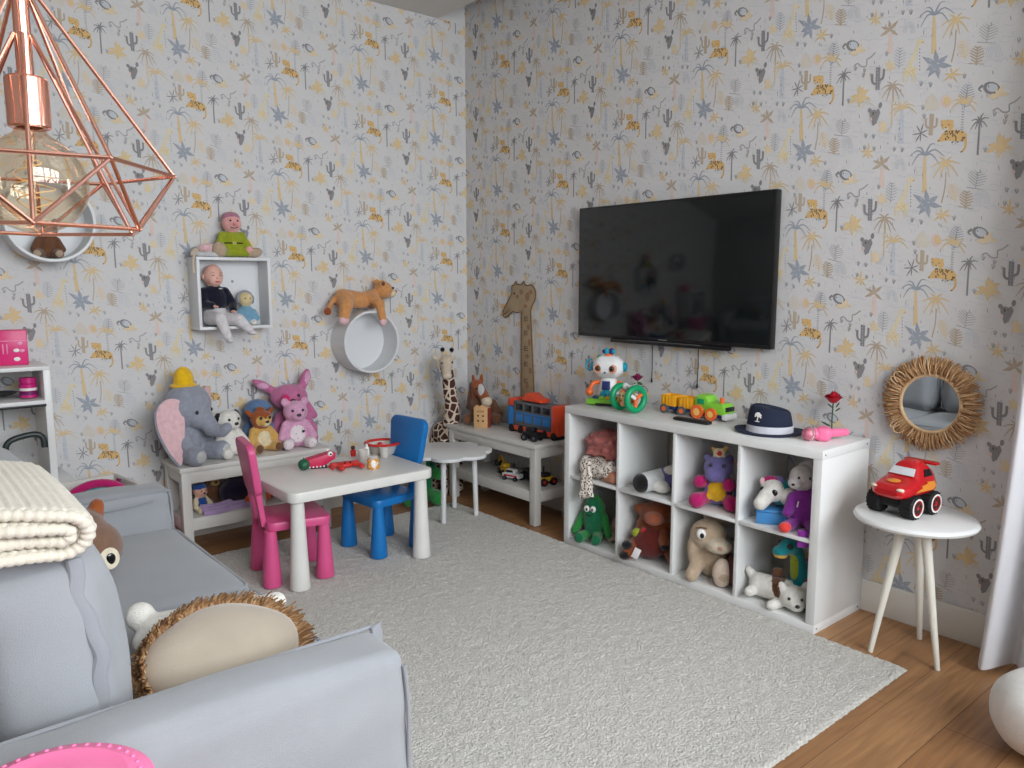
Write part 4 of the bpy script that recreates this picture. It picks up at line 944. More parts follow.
# ---- wooden giraffe height chart
mch=mat('chart_ply',(164,142,112),rough=.55,scale=25,var=.12); mchd=mat('chart_print',(92,66,44),rough=.7); mchs=mat('chart_patch',(150,112,84),rough=.7)
T=Matrix(((0,0,-1,0),(-1,0,0,0),(0,1,0,0),(0,0,0,1)))   # (u,v,d) -> (-d,-u,v)
def spl(p,k=4): return [(q.x,q.y) for q in smooth_path([(a,b,0) for a,b in p],k)]
out=[(.597,.50),(.60,1.235)]+spl([(.56,1.225),(.515,1.232),(.470,1.205),(.432,1.19),(.415,1.215),(.43,1.255),(.475,1.31),(.505,1.355),(.505,1.395),(.53,1.408)],3)+[(.545,1.43),(.555,1.412),(.60,1.405),(.625,1.432),(.633,1.41)]+spl([(.66,1.40),(.70,1.405),(.735,1.37),(.735,1.32),(.705,1.275),(.69,1.24)],3)+[(.715,.90),(.74,.50)]
t=thing('height_chart','wooden giraffe height chart on the wall behind the corner bench','height chart',(-.0015,0,0))
MB().prism(out,.0,.010,mch,T=T,bev=.001).build('board',t)
mb=MB(); mb.M=T
edge=[(.61,.52,0),(.612,1.22,0)]
mb.tube([(x,y,.0105) for x,y in out]+[(out[0][0],out[0][1],.0105)],.0028,mchd,n=5)
for i in range(30):
    z=.72+.018*i; mb.box((.607,z,.0107),(.016 if i%5 else .03,.0022,.0012),mchd,bev=0)
for k,z in enumerate([.79,.90,1.0,1.10,1.19]):
    for dz in (-.012,0,.012): mb.box((.648,z+dz,.0107),(.034,.004,.0012),mchd,bev=0)
    mb.box((.632,z,.0107),(.004,.028,.0012),mchd,bev=0)
mb.build('printed_scale',t)
mb=MB(); mb.M=T
for x,z,rx,rz_ in [(.66,1.33,.022,.03),(.69,1.36,.02,.015),(.60,1.36,.02,.018),(.67,1.14,.015,.02),(.68,1.04,.014,.025),(.66,.95,.018,.014),(.69,.86,.015,.022),(.66,.76,.016,.02),(.56,1.33,.016,.014),(.64,1.27,.018,.012)]:
    mb.ell((x,z,.0102),(rx,rz_,.0008),mchs,nu=9,nv=6)
mb.ell((.53,1.35,.0105),(.012,.007,.001),mchd,nu=12,nv=6); mb.tube([(.425,1.215,.0108),(.45,1.22,.0108),(.485,1.245,.0108)],.002,mchd,n=5); mb.build('printed_face',t)

# ---- wall shelf toys
sk=mat('doll_skin',(226,176,160),rough=.55,scale=60,var=.05)
ZQ=1.363-.195+.016
nv=p_('navy'); wt=plu('trousers',(214,210,212))
X0=-1.782
d=plush('baby_doll','baby doll in a navy top and white trousers sitting in the box shelf','doll',
 [E_(sk,(0,.0,.275),(.052,.056,.062)),E_(sk,(0,-.03,.255),(.040,.03,.036)),C_(sk,(0,.01,.20),(0,.005,.24),.022,.022),
  E_(nv,(.005,.0,.145),(.072,.05,.075)),E_(nv,(.0,.0,.195),(.06,.04,.03)),
  C_(nv,(-.055,.0,.185),(-.066,-.03,.12),.028,.025),C_(nv,(-.066,-.03,.12),(-.045,-.075,.115),.025,.021),C_(nv,(.06,.0,.185),(.092,-.025,.12),.030,.026),C_(nv,(.092,-.025,.12),(.075,-.07,.09),.026,.021),
  E_(wt,(.005,.0,.06),(.07,.055,.06)),
  C_(wt,(-.03,-.015,.045),(-.02,-.115,.045),.040,.034),C_(wt,(-.02,-.115,.045),(.01,-.135,-.055),.034,.023),C_(wt,(.04,-.015,.045),(.09,-.105,.035),.040,.034),C_(wt,(.09,-.105,.035),(.135,-.135,-.02),.034,.023),
  E_(wt,(.012,-.15,-.072),(.02,.03,.015)),E_(wt,(.142,-.15,-.035),(.02,.03,.015))],(X0,-.075,ZQ),4,vox=.0042,paint=[(plu('doll_hair',(196,140,112)),(0,.028,.315),(.055,.05,.045))],smooth=3)
# hands: palm, four fingers of different lengths and a thumb that leaves the side of the palm
for s,c in ((-1,(-.037,-.088,.112)),(1,(.068,-.085,.082))):
    B=[E_(sk,(0,0,0),(.0115,.014,.0075))]
    for k,l in enumerate((.013,.016,.015,.011)):
        x=-.008+.0053*k; B+=[C_(sk,(x,-.010,0),(x*1.2,-.012-l*.6,-.001),.0029,.0027),C_(sk,(x*1.2,-.012-l*.6,-.001),(x*1.25,-.012-l,-.006),.0027,.0023)]
    B+=[C_(sk,(-s*.009,.002,0),(-s*.018,-.008,-.002),.0033,.0026)]
    h=plush('hand',None,None,B,c,0,vox=.0016,parent=d,smooth=1)
for s in (-1,1):
    bit('ear',d,(s*.051,.006,.27),(.008,.012,.016),sk); e=bit('eye',d,(s*.02,-.0535,.276),(.009,.004,.0035),mat('doll_lid',(176,120,108),rough=.6)); 
    MB().tube([(s*.011,-.0575,.2885),(s*.02,-.0575,.291),(s*.03,-.053,.289)],.0013,mat('doll_brow',(170,120,100),rough=.7),n=5).build('eyebrow',d)
bit('nose',d,(0,-.061,.262),(.008,.009,.007),sk); MB().ell((0,-.0595,.243),(.013,.005,.0045),mat('doll_lips',(196,96,96),rough=.4)).build('mouth',d)
mb=MB(); mb.tube([(0.0,-.056,.075),(.002,-.06,.045)],.0018,M_BLACK,n=5); mb.ell((.003,-.064,.035),.005,M_BLACK); mb.build('drawstring',d)
MB().box((.02,-.045,.205),(.018,.006,.006),wt,bev=.002).build('collar_label',d)
cb=p_('cyan')
o=plush('crochet_doll','small blue crocheted doll with a pale round head inside the box shelf','doll',
 [E_(cb,(0,0,.06),(.052,.048,.052)),E_(plu('pale_head',(216,196,150)),(0,-.005,.145),(.041,.038,.040)),C_(cb,(-.042,-.01,.075),(-.052,-.03,.04),.017,.017),C_(cb,(.042,-.01,.075),(.052,-.03,.04),.017,.017),E_(p_('white'),(-.025,-.03,.015),(.02,.026,.015)),E_(p_('white'),(.032,-.03,.015),(.02,.026,.015))],(-1.613,-.085,ZQ),0,vox=.0045)
eyes(o,[(-.014,-.041,.15),(.014,-.041,.15)],.0035)
mb=MB(); mb.tube(arc((0,.0,.148),.042,0,180,16),.007,p_('elgrey'),n=8)
for s in (-1,1): mb.ell((s*.042,.0,.143),(.010,.017,.024),p_('elgrey'))
mb.build('grey_hair_band',o)
ZQT=1.363+.1955
li=p_('lime')
d=plush('gnome_doll','soft doll in a lime green tunic with black belt sitting on the box shelf','doll',
 [E_(li,(0,0,.075),(.062,.05,.075)),E_(plu('dollpink',(226,164,160)),(0,-.01,.185),(.052,.05,.05)),C_(li,(-.05,0,.12),(-.075,-.03,.065),.024,.022),C_(li,(.05,0,.12),(.078,-.03,.06),.024,.022),E_(plu('dollpink',(226,164,160)),(.08,-.045,.04),(.02,.02,.022)),E_(plu('dollpink',(226,164,160)),(-.078,-.045,.045),(.02,.02,.022)),
  C_(li,(-.03,-.02,.03),(-.07,-.05,.03),.026,.026),C_(li,(.03,-.02,.03),(.07,-.035,.028),.026,.024),E_(p_('beige'),(-.085,-.06,.04),(.04,.028,.042)),E_(p_('beige'),(.11,-.04,.028),(.045,.028,.028),(0,-12,0))],(-1.668,-.075,ZQT),-6,vox=.0048)
eyes(d,[(-.017,-.056,.198),(.021,-.056,.198)],.0055)
bit('nose',d,(.004,-.064,.18),(.012,.012,.011),plu('dollpink2',(214,140,136))); MB().tube([(-.018,-.054,.163),(.002,-.0575,.157),(.022,-.053,.165)],.002,M_BLACK,n=5).build('mouth',d)
mb=MB(); mb.tube([(.061*math.cos(2*PI*i/28),.0495*math.sin(2*PI*i/28),.078) for i in range(28)],.007,M_RUBBER,n=6,closed=True,flat=.5); mb.box((.0,-.053,.078),(.02,.004,.014),mat('buckle',(200,190,110),metal=.5),bev=.001); mb.build('belt',d)
MB().lathe([(.047,.0),(.05,.004),(.046,.02),(.03,.036),(0,.042)],plu('mauvecap',(176,120,140)),n=24,c=(0,.004,.208)).build('cap',d)
o=plush('plush_bunny','floppy beige and striped cloth toy lying on the box shelf','plush toy',
 [C_(p_('beige'),(-.06,0,.028),(.06,-.01,.032),.024,.028),E_(p_('softpink'),(-.01,-.02,.05),(.05,.03,.022)),C_(p_('lgrey'),(-.07,-.045,.014),(.05,-.05,.014),.014,.014),C_(p_('lbeige'),(-.08,-.02,.03),(-.10,-.04,.012),.016,.012)],(-1.80,-.08,ZQT),0,vox=.0045)
MB().tube(smooth_path([(-.085,-.05,.014),(-.098,-.06,.004),(-.105,-.062,-.03),(-.106,-.062,-.085)],5),.006,p_('lbeige'),n=8).build('cord',o)
lc=p_('orange')
o=plush('plush_lion_cub','light orange plush lion cub lying across the right round wall shelf','plush toy',
 [C_(lc,(-.13,.0,.075),(.0,.0,.062),.06,.052),C_(lc,(.0,.0,.062),(.075,.0,.085),.05,.045),E_(lc,(.14,-.015,.125),(.062,.058,.056)),E_(p_('cream'),(.19,-.025,.105),(.034,.036,.028)),E_(lc,(.112,-.055,.165),(.024,.012,.024)),E_(lc,(.125,.035,.17),(.024,.012,.024)),
  C_(lc,(.045,-.04,.075),(.06,-.105,.04),.036,.03),C_(lc,(.06,-.105,.04),(.068,-.125,-.05),.028,.024),E_(p_('softpink'),(.068,-.13,-.07),(.026,.024,.026)),
  C_(lc,(-.13,-.03,.07),(-.16,-.085,.03),.052,.042),C_(lc,(-.16,-.085,.03),(-.185,-.105,-.035),.04,.032),E_(p_('softpink'),(-.188,-.112,-.05),(.034,.026,.03)),
  C_(lc,(-.19,.01,.075),(-.235,-.01,.02),.015,.014),E_(p_('rust'),(-.245,-.015,-.0),(.024,.018,.026)),C_(lc,(.05,.05,.07),(.11,.06,.03),.03,.026)],(-.872,-.085,1.249),0,vox=.0055)
bit('nose',o,(.221,-.03,.115),(.012,.012,.009),plu('nosepink',(200,120,110))); eyes(o,[(.185,-.062,.138),(.192,.02,.138)],.008); bit('inner_ear',o,(.112,-.066,.165),(.013,.004,.014),p_('brown'))
o=sit('plush_bear','brown plush bear sitting inside the left round wall shelf','plush toy',(-2.56,-.085,1.536),-10,.20,p_('brown'),sole=p_('beige'),muz=p_('beige'))

# ---- play kitchen contents
mp_=pls('box_pink',(222,36,116)); ml=pls('pink_light',(240,150,190))
t=thing('toy_fridge_box','hot pink toy box with small printed buttons on top of the toy kitchen','toy',(-2.765,-.17,1.0465),-8)
MB().box((0,0,.08),(.15,.10,.16),mp_,bev=.004).build('box',t); MB().box((0,-.0505,.112),(.146,.002,.003),ml,bev=0).build('lid_line',t)
for x,z,r_ in [(.045,.10,.010),(.03,.068,.012),(.052,.066,.010),(-.05,.03,.012),(.03,.028,.013)]:
    MB().lathe([(0,0),(r_,0),(r_,.002),(0,.003)],[M_EYEW,ml][r_<.011],n=18,c=(x,-.0505,z),rot=(90,0,0),sy=.7).build('printed_button',t)
for x in (-.022,-.006): MB().box((x,-.0508,.075),(.005,.002,.045),ml,bev=.001).build('slot',t)
t=thing('toy_jar','magenta toy jar with a pale label on the toy kitchen\'s open shelf','jar',(-2.712,-.25,.8985)); mj=pls('jar_magenta',(200,30,120))
MB().lathe([(0,0),(.036,0),(.036,.06),(.03,.066),(0,.066)],mj,n=28).build('jar',t); MB().lathe([(0,.066),(.034,.066),(.034,.09),(0,.092)],mj,n=28).build('lid',t); MB().lathe([(.0365,.012),(.0365,.03)],pls('jar_dark',(110,16,90)),n=28).lathe([(.0368,.032),(.0368,.044)],M_EYEW,n=28).build('label_band',t)
mb=MB(); mb.lathe([(0,0),(.055,0),(.075,.012),(.07,.013),(.052,.003),(0,.003)],mat('dark_tray',(58,58,60),rough=.4),n=32)
tag(mb.build('toy_plate',loc=(-2.81,-.10,.8985)),'dark round toy plate behind the magenta toy jar','plate')

# ---- toy box between kitchen and bench with a rainbow cushion
t=thing('storage_box','white open toy storage box between the toy kitchen and the bench','box',(-2.60,-.62,.0),8)
MB().box((0,0,.02),(.44,.34,.02),M_WHITE2,bev=.002).build('base',t)
for s in (-1,1):
    MB().box((s*.212,0,.265),(.016,.34,.51),M_WHITE2,bev=.002).build('side_panel',t); MB().box((0,s*.162,.265 if s>0 else .22),(.41,.016,.51 if s>0 else .42),M_WHITE2,bev=.002).build('end_panel',t)
t=thing('rainbow_cushion','pink and teal striped rainbow cushion sticking out of the white storage box','cushion',(-2.545,-.66,.245),8)
for k,(r_,c) in enumerate([(.17,'magenta'),(.135,'lteal'),(.10,'dpink'),(.065,'cream')]):
    MB().tube([(r_*math.cos(a),0,.125+r_*math.sin(a)) for a in [PI*i/20 for i in range(21)]],.0195,p_(c),n=10,flat=1).build('arch_band',t)
tag(MB().tube([(0,0,0),(.05,.02,.12)],.011,plu('plum',(120,24,80)),n=10).tube([(.0,.03,0),(.06,.05,.10)],.01,p_('black'),n=8).build('toy_wand',loc=(-2.47,-.56,.40)),'dark plum toy wand leaning at the corner of the storage box','toy')

# ---- on the sofa
o=plush('plush_owl','brown plush owl with round white eyes lying on the far sofa seat','plush toy',
 [E_(p_('owl'),(0,.02,.10),(.12,.10,.10)),E_(p_('owl'),(-.01,.05,.17),(.09,.08,.06)),C_(plu('owlred',(150,80,40)),(-.06,.06,.19),(-.075,.07,.235),.034,.026),C_(plu('owlred',(150,80,40)),(.055,.07,.19),(.07,.08,.225),.03,.024)],(-2.785,-1.68,.462),8,1.,vox=.008)
for s in (-1,1):
    e=MB().lathe([(0,0),(.036,0),(.034,.006),(0,.008)],plu('feltcream',(226,214,190)),n=24,c=(s*.042,-.072,.085),rot=(76,0,s*18)).build('eye_patch',o); MB().ell((s*.044,-.081,.085),(.015,.005,.019),M_EYE).build('pupil',e)
MB().tube([(-.025,-.08,.05),(0,-.083,.043),(.025,-.08,.05)],.004,p_('brown'),n=6).build('beak',o)
MV=mat('velvet_beige',(166,154,138),rough=.9,bump=.25,scale=300,vscale=9,var=.06,sheen=.5,spec=.1)
t=thing('fringed_cushion','round beige cushion with a tan fringe leaning on the near sofa arm','cushion',(-2.685,-2.625,.463),0)
TT=Matrix.Translation((0.01,.01,.070)) @ Euler((RAD(50),RAD(4),RAD(4))).to_matrix().to_4x4()
def cus(u,v):
    a=2*PI*u; b=-PI/2+PI*v; k=abs(math.cos(b)); rr=1+.02*math.sin(5*a)
    return TT @ Vector((.19*k*rr*math.cos(a), .125*k*rr*math.sin(a), .085*math.sin(b)*(1+.04*k*math.sin(3*a))))
mb=MB(); mb.grid(cus,56,28,MV,cu=True); mb.build('cover',t,ang=180)
MFR=[mat('fringe_tan',(186,146,104),rough=.9,scale=120,var=.16),mat('fringe_dark',(156,116,78),rough=.9,scale=120,var=.16),mat('fringe_pale',(210,176,134),rough=.9,scale=120,var=.12)]
mb=MB(); mb.M=TT
for i in range(2600):
    a=R.uniform(0,2*PI); r0=R.uniform(.98,1.0); l=R.uniform(.018,.034); a2=a+R.gauss(0,.45); zz=R.gauss(0,.010)
    p0=Vector((.188*r0*math.cos(a),.123*r0*math.sin(a),zz*.3)); dd=Vector((math.cos(a2),math.sin(a2),0))*l; p1=p0+dd*.6+Vector((0,0,zz)); p2=p0+dd*.9+Vector((0,-.006,zz*2.1+.010))
    mb.tube([p0,p1,p2],[.0024,.0026,.0018],MFR[R.choice([0,0,1,1,2])],n=4,caps=False)
mb.build('fringe',t)
o=plush('plush_lamb','white plush toy with a round head lying behind the fringed cushion','plush toy',
 [E_(p_('white'),(-.13,.03,.115),(.036,.036,.036)),C_(p_('white'),(-.10,.0,.075),(.14,-.02,.065),.05,.055),E_(p_('white'),(-.14,-.02,.065),(.022,.022,.03)),C_(p_('white'),(.10,-.04,.09),(.19,-.05,.10),.03,.028),C_(p_('white'),(-.03,-.05,.09),(.03,-.07,.11),.03,.03)],(-2.675,-2.42,.475),-4,vox=.006)

# ---- on the cube shelf
zk=KH
mwh=pls('toy_white',(230,230,228)); mte=pls('toy_teal',(0,150,176)); mlg=pls('toy_lime',(130,200,60)); mgr=pls('toy_green',(0,150,98)); mor=pls('toy_orange',(240,110,50)); mnv=pls('toy_navy',(34,50,110)); mye=pls('toy_yellow',(240,170,30)); mmo=pls('toy_sand',(240,206,140))
t=thing('toy_robot','white and teal toy robot on a lime green activity base on the cube shelf','toy robot',(-.185,-1.535,zk),-62)
MB().soft((0,-.01,.02),(.21,.16,.034),mlg,r=.014,n=8).build('base',t)
MB().box((0,-.085,.01),(.10,.012,.012),M_BLACK,bev=.003).build('base_slot',t)
MB().lathe([(0,.036),(.055,.036),(.058,.05),(.045,.13),(.03,.15),(0,.15)],mwh,n=28,sy=.75).build('body',t)
MB().box((-.005,-.036,.105),(.045,.012,.05),mnv,bev=.005,rot=(-12,0,0)).build('chest_screen',t); MB().ell((0,-.05,.058),(.034,.022,.026),mte).build('belly_ball',t)
h=MB().soft((0,-.005,.205),(.16,.115,.115),mwh,r=.05,n=10,puff=.006).build('head',t)
for s in (-1,1):
    e=MB().lathe([(0,0),(.027,0),(.024,.006),(0,.007)],pls('eye_ring',(226,170,150)),n=24,c=(s*.038-.005,-.060,.20),rot=(88,0,0)).build('eye',t); MB().ell((s*.038-.005,-.068,.20),(.016,.004,.017),pls('iris_brown',(110,70,40))).ell((s*.038-.005,-.0705,.20),(.009,.004,.010),M_EYE).build('pupil',e)
    MB().cyl((s*.075,0,.205),(s*.098,0,.205),.027,.022,mte).build('ear_disc',t)
    MB().tube(smooth_path([(s*.05,.0,.12),(s*.085,-.01,.11),(s*.095,-.035,.075)],4),[.012]*8+[.014],mor,n=10).ell((s*.095,-.042,.068),(.022,.022,.022),mor).build('arm',t)
MB().tube(arc((-.10,0,.21),.03,90,270,8,'xz'),.005,mte,n=8).build('side_handle',t)
mb=MB(); mb.ell((0,-.01,.265),(.022,.02,.012),mor); mb.ell((-.05,-.01,.258),(.014,.014,.010),mgr); mb.build('head_button',t)
mb=MB()
for i in range(6): a=2*PI*i/6; mb.ell((.026*math.cos(a),.0,.287+.014*math.sin(a)*.6),(.013,.012,.012),[mte,mnv][i%2])
mb.build('head_gear',t)
for x,m_ in [(-.055,mnv),(-.02,mlg),(.015,mye),(.05,pls('toy_red',(210,50,50)))]: MB().ell((x,-.065,.042),(.017,.014,.012),m_).build('base_button',t)
bit('nose',t,(-.005,-.067,.178),(.006,.004,.005),mnv)

t=thing('wheel_toy','green two-wheeled roller toy with an animal face in front of the toy robot','toy',(-.295,-1.775,zk),-98)
for s in (-1,1):
    mb=MB(); mb.tube([(s*.058,.056*math.cos(2*PI*i/36),.073+.056*math.sin(2*PI*i/36)) for i in range(36)],.0165,mgr,n=12,closed=True,flat=1.0); w_=mb.build('wheel',t)
    mb=MB()
    for k in range(3):
        a=2*PI*k/3+.5; mb.tube([(s*.058,.006*math.cos(a),.073+.006*math.sin(a)),(s*.058,.045*math.cos(a),.073+.045*math.sin(a))],.010,[mor,mwh,mor][k],n=8)
    mb.build('spokes',w_)
MB().cyl((-.058,0,.073),(.058,0,.073),.012,.012,mor).build('axle',t)
hd=MB().ell((0,-.004,.072),(.036,.036,.04),pls('toy_brown',(170,84,50))).build('animal_body',t)
MB().ell((0,-.03,.082),(.028,.016,.026),mmo).build('face',t); eyes(t,[(-.011,-.046,.088),(.011,-.046,.088)],.0045); MB().ell((0,-.034,.045),(.018,.014,.016),pls('toy_peach',(240,170,130))).build('muzzle',t)
for s in (-1,1): MB().ell((s*.036,.012,.125),(.022,.016,.02),mwh).build('ear',t)
MB().tube([(-.05,.01,.128),(.05,.01,.128)],.010,mwh,n=10).build('handle',t)

ml_=mat('leaf_green',(54,84,48),rough=.6,var=.12); mros=mat('petal_red',(176,10,34),rough=.55,var=.12); mpur=mat('petal_berry',(132,24,74),rough=.6,var=.15)
def petals(mb,c,m,n=5,r=.03,zz=.03):
    for k in range(n):
        q=(k+1)/n; ph=k*1.1
        def f(u,v,q=q,ph=ph):
            a=2*PI*u; w=.5+.5*math.cos(5*a+ph); rr=r*q*(.35+.65*math.sin(v*PI/2))*(1+.10*w*v); z=zz*(.12+v*(.82-.22*q))*1.0+.10*zz*w*v-(.25*zz*v**4*q)
            return (c[0]+rr*math.cos(a),c[1]+rr*math.sin(a),c[2]+z)
        mb.grid(f,40,7,m,cu=True)
fl_=thing('flower_stem','small berry-purple flower on a thin stem standing behind the roller toy','flower',(-.085,-1.655,zk))
MB().lathe([(0,0),(.022,0),(.026,.03),(.02,.06),(.018,.06),(.022,.03),(0,.004)],MCL,n=20).build('vase',fl_)
MB().tube(smooth_path([(0,0,.005),(.003,-.004,.08),(-.004,.0,.14)],4),.0025,ml_,n=6).build('stem',fl_)
mb=MB(); petals(mb,(-.004,0,.128),mpur,4,.03,.048); mb.build('petals',fl_,ang=180)
mb=MB(); mb.ell((.018,.0,.115),(.02,.004,.008),ml_,rot=(0,20,0)); mb.ell((-.02,.005,.11),(.02,.004,.008),ml_,rot=(0,-20,30)); mb.build('leaf',fl_)
rs=thing('rose','single red rose on a leafy stem standing beside the pink microphone','flower',(-.075,-2.755,zk))
MB().lathe([(0,0),(.028,0),(.03,.008),(.026,.014),(0,.014)],MCL,n=24).build('stand',rs)
MB().tube(smooth_path([(0,0,.01),(.004,.004,.08),(0,0,.15)],4),.003,ml_,n=6).build('stem',rs)
mb=MB(); petals(mb,(0,0,.135),mros,6,.037,.062); mb.build('petals',rs,ang=180)
for c,rt in [((.0,.028,.045),(20,0,0)),((.0,-.022,.115),(-40,0,0)),((.012,.02,.125),(40,0,30)),((0,-.02,.135),(-60,0,10))]: MB().ell(c,(.010,.024,.003) if c[2]<.1 else (.007,.014,.003),ml_,rot=rt).build('leaf',rs)

# train: one locomotive, two wagons
tx=-.135
t=thing('toy_locomotive','green toy locomotive with red wheels at the right of the yellow wagons','toy train',(tx,-2.185,zk),0)
mb=MB(); mb.prism([(-.085,.03),(-.085,.10),(-.06,.118),(-.02,.112),(.0,.085),(.075,.082),(.09,.06),(.09,.03)],-.045,.045,mlg,T=Euler((RAD(90),0,RAD(-90))).to_matrix().to_4x4(),bev=.008); mb.build('body',t)
MB().box((0,-.088,.022),(.09,.03,.03),mwh,bev=.008).build('bumper',t); MB().box((0,-.005,.022),(.07,.15,.02),mnv,bev=.004).build('chassis',t)
MB().box((0,-.0905,.058),(.07,.006,.022),mdw,bev=.003).build('grille',t); MB().box((-.0455,.045,.085),(.003,.04,.025),mgr,bev=.004).build('side_window',t); MB().cyl((0,-.045,.08),(0,-.045,.108),.010,.013,mor,n=16).build('chimney',t)
for y,r_ in [(.06,.034),(-.02,.030)]:
    for s in (-1,1):
        w_=MB().cyl((s*.044,y,r_),(s*.06,y,r_),r_,r_,mor,n=24).build('wheel',t); MB().cyl((s*.0595,y,r_),(s*.0615,y,r_),r_*.55,r_*.5,pls('hub_yellow',(250,200,110)),n=16).build('hub',w_)
def wagon(y,lab):
    t=thing('toy_wagon',lab,'toy train',(tx,y,zk),0,'yellow toy train wagons')
    mb=MB()
    for s in (-1,1): mb.box((s*.036,0,.065),(.006,.085,.055),mye,bev=.002); mb.box((0,s*.042,.065),(.078,.006,.055),mye,bev=.002)
    mb.box((0,0,.04),(.075,.085,.006),mye,bev=.001)
    for k in range(4): mb.box((-.040,-.03+.02*k,.064),(.003,.006,.045),mye,bev=.001)
    mb.build('tub',t); MB().box((0,0,.028),(.07,.09,.018),mnv,bev=.004).build('chassis',t); MB().cyl((0,-.042,.026),(0,-.062,.026),.004,.004,M_BLACK,n=8).build('coupling',t)
    for s in (-1,1):
        w_=MB().cyl((s*.036,0.02,.023),(s*.05,.02,.023),.023,.023,mgy,n=22).build('wheel',t); MB().cyl((s*.0495,.02,.023),(s*.052,.02,.023),.013,.012,mor,n=14).build('hub',w_)
wagon(-1.935,'yellow toy train wagon, the last one farthest from the locomotive'); wagon(-2.045,'yellow toy train wagon coupled directly behind the green locomotive')
t=thing('remote_control','slim black remote control lying on the cube shelf in front of the train','remote control',(-.29,-2.175,zk),2)
MB().soft((0,0,.009),(.042,.20,.017),M_BLACK,r=.008,n=8).build('case',t)
mb=MB()
for i in range(8):
    for j in range(3): mb.ell((-.012+.012*j,-.08+.02*i,.0175),(.0035,.005,.0015),mat('button_grey',(70,70,74),rough=.5),nu=8,nv=5)
mb.build('buttons',t)
# hat
mnh=mat('hat_navy',(28,36,58),rough=.95,bump=.5,scale=300,var=.12); mhb=mat('hat_band',(206,206,214),rough=.85,bump=.2,scale=300)
t=thing('sun_hat','navy brimmed child\'s hat with a white band on the cube shelf','hat',(-.225,-2.545,zk),-62)
def brim(u,v):
    a=2*PI*u; r=.082+.05*v; x=r*1.12*math.cos(a); y=r*.98*math.sin(a); return (x,y,.006+.006*v*math.cos(2*a)+.004*v)
mb=MB(); mb.grid(brim,56,6,mnh,cu=True); mb.grid(lambda u,v:tuple(Vector(brim(u,v))-Vector((0,0,.004))),56,6,mnh,cu=True); mb.tube([Vector(brim(i/56,1))-Vector((0,0,.002)) for i in range(56)],.003,mnh,n=6,closed=True); mb.build('brim',t,ang=180)
def crown(u,v):
    a=2*PI*u
    if v<.6: r=.088-.012*(v/.6)**2; z=.004+.10*(v/.6)
    else: q=(v-.6)/.4; r=.076*math.cos(q*PI/2); z=.104+.02*math.sin(q*PI/2)-.018*q*q
    x=r*1.12*math.cos(a); y=r*math.sin(a)
    z2=z+.012*math.cos(a)*(-1 if 1 else 1)*min(1,v*1.4)
    if v>.6: z2-=.012*math.exp(-(y/.018)**2)
    return (x,y,max(z2,.003))
mb=MB(); mb.grid(crown,64,30,mnh,cu=True); mb.build('crown',t,ang=180)
mb=MB(); mb.lathe([(.0905,.006),(.0888,.036),(.086,.036),(.087,.006)],mhb,n=56,sx=1.12,caps=False); mb.build('band',t)
mb=MB()
for (ex,ez) in [(-.014,.004),(-.012,.012),(-.004,.016),(.006,.015),(.014,.009),(.014,.0)]: mb.tube(smooth_path([(0,0,0),(ex*.6,0,ez+.004),(ex,0,ez-.004)],3),.0032,M_EYEW,n=5)
mb.tube([(0,0,0),(-.003,0,-.02)],.0022,M_EYEW,n=5); mb.tube([(-.012,0,-.02),(.008,0,-.02)],.0018,M_EYEW,n=5)
mb.build('palm_embroidery',t,loc=(-.045,-.0785,.078),rot=(RAD(-6),0,RAD(-24)))
o=plush('plush_pompom','white fluffy pompom behind the navy hat','pompom',[E_(p_('white'),(0,0,.026),(.026,.026,.026)),E_(p_('white'),(.01,.0,.04),(.018,.018,.016))],(-.11,-2.40,zk),0,vox=.004)
# microphone
mpk=pls('mic_pink',(244,116,160)); mpk2=mat('mic_mesh',(206,120,140),rough=.35,metal=.5,scale=200,bump=.6,var=.15)
t=thing('toy_microphone','pink toy karaoke microphone lying at the right end of the cube shelf','microphone',(-.245,-2.775,zk),0)
dv=Vector((.16,-.085,0)).normalized(); q=dv.to_track_quat('Z','Y').to_matrix().to_4x4()
def micpart(nm,prof,m,off,zc_): mb=MB(); mb.M=Matrix.Translation(dv*off+Vector((0,0,zc_))) @ q; mb.lathe(prof,m,n=28); return mb.build(nm,t)
micpart('mesh_head',[(0,-.03),(.016,-.027),(.027,-.014),(.0295,0),(.027,.012),(.022,.018),(0,.018)],mpk2,-.03,.031); micpart('silver_ring',[(.0285,0),(.031,.002),(.031,.008),(.0285,.010)],mat('chrome_pink',(236,200,206),metal=.8,rough=.2),-.034,.031)
micpart('handle',[(0,0),(.022,0),(.024,.01),(.021,.02),(.0185,.08),(.0165,.15),(.012,.162),(0,.165)],mpk,-.012,.031)
MB().soft((dv.x*.035,dv.y*.035-.0,.03),(.062,.085,.058),mpk,r=.02,n=8,rot=(0,0,-62)).build('speaker_box',t)

# ---- in the compartments of the cube shelf
def cy(i,f): # y inside column i (0..3), f 0..1 from the left
    return KY0-.0385-i*pitch-(pitch-.016)*f
mbl_=mat('cloth_rose',(176,104,98),rough=.95,bump=.5,scale=220,vscale=14,var=.14,sheen=.2,spec=.1)
def heap(name,label,m,loc,d,seed,rz=0,amp=.02):
    mb=MB(); mb.soft((0,0,d[2]/2),d,m,r=min(d)*.42,n=34,puff=.01,amp=amp,freq=16,seed=seed,wr=(26,26,44)); return tag(mb.build(name,loc=loc,rz=rz,ang=180),label,'clothes')
heap('folded_clothes','crumpled dusty-rose clothes on top of the heap in the upper left compartment',mbl_,(-.245,cy(0,.52),KZ1+.105),(.22,.24,.125),4,amp=.03)
o=heap('folded_clothes','leopard-spotted cloth hanging over the edge of the upper left compartment',LEOP,(-.275,cy(0,.50),KZ1+.006),(.24,.25,.10),7,amp=.012)
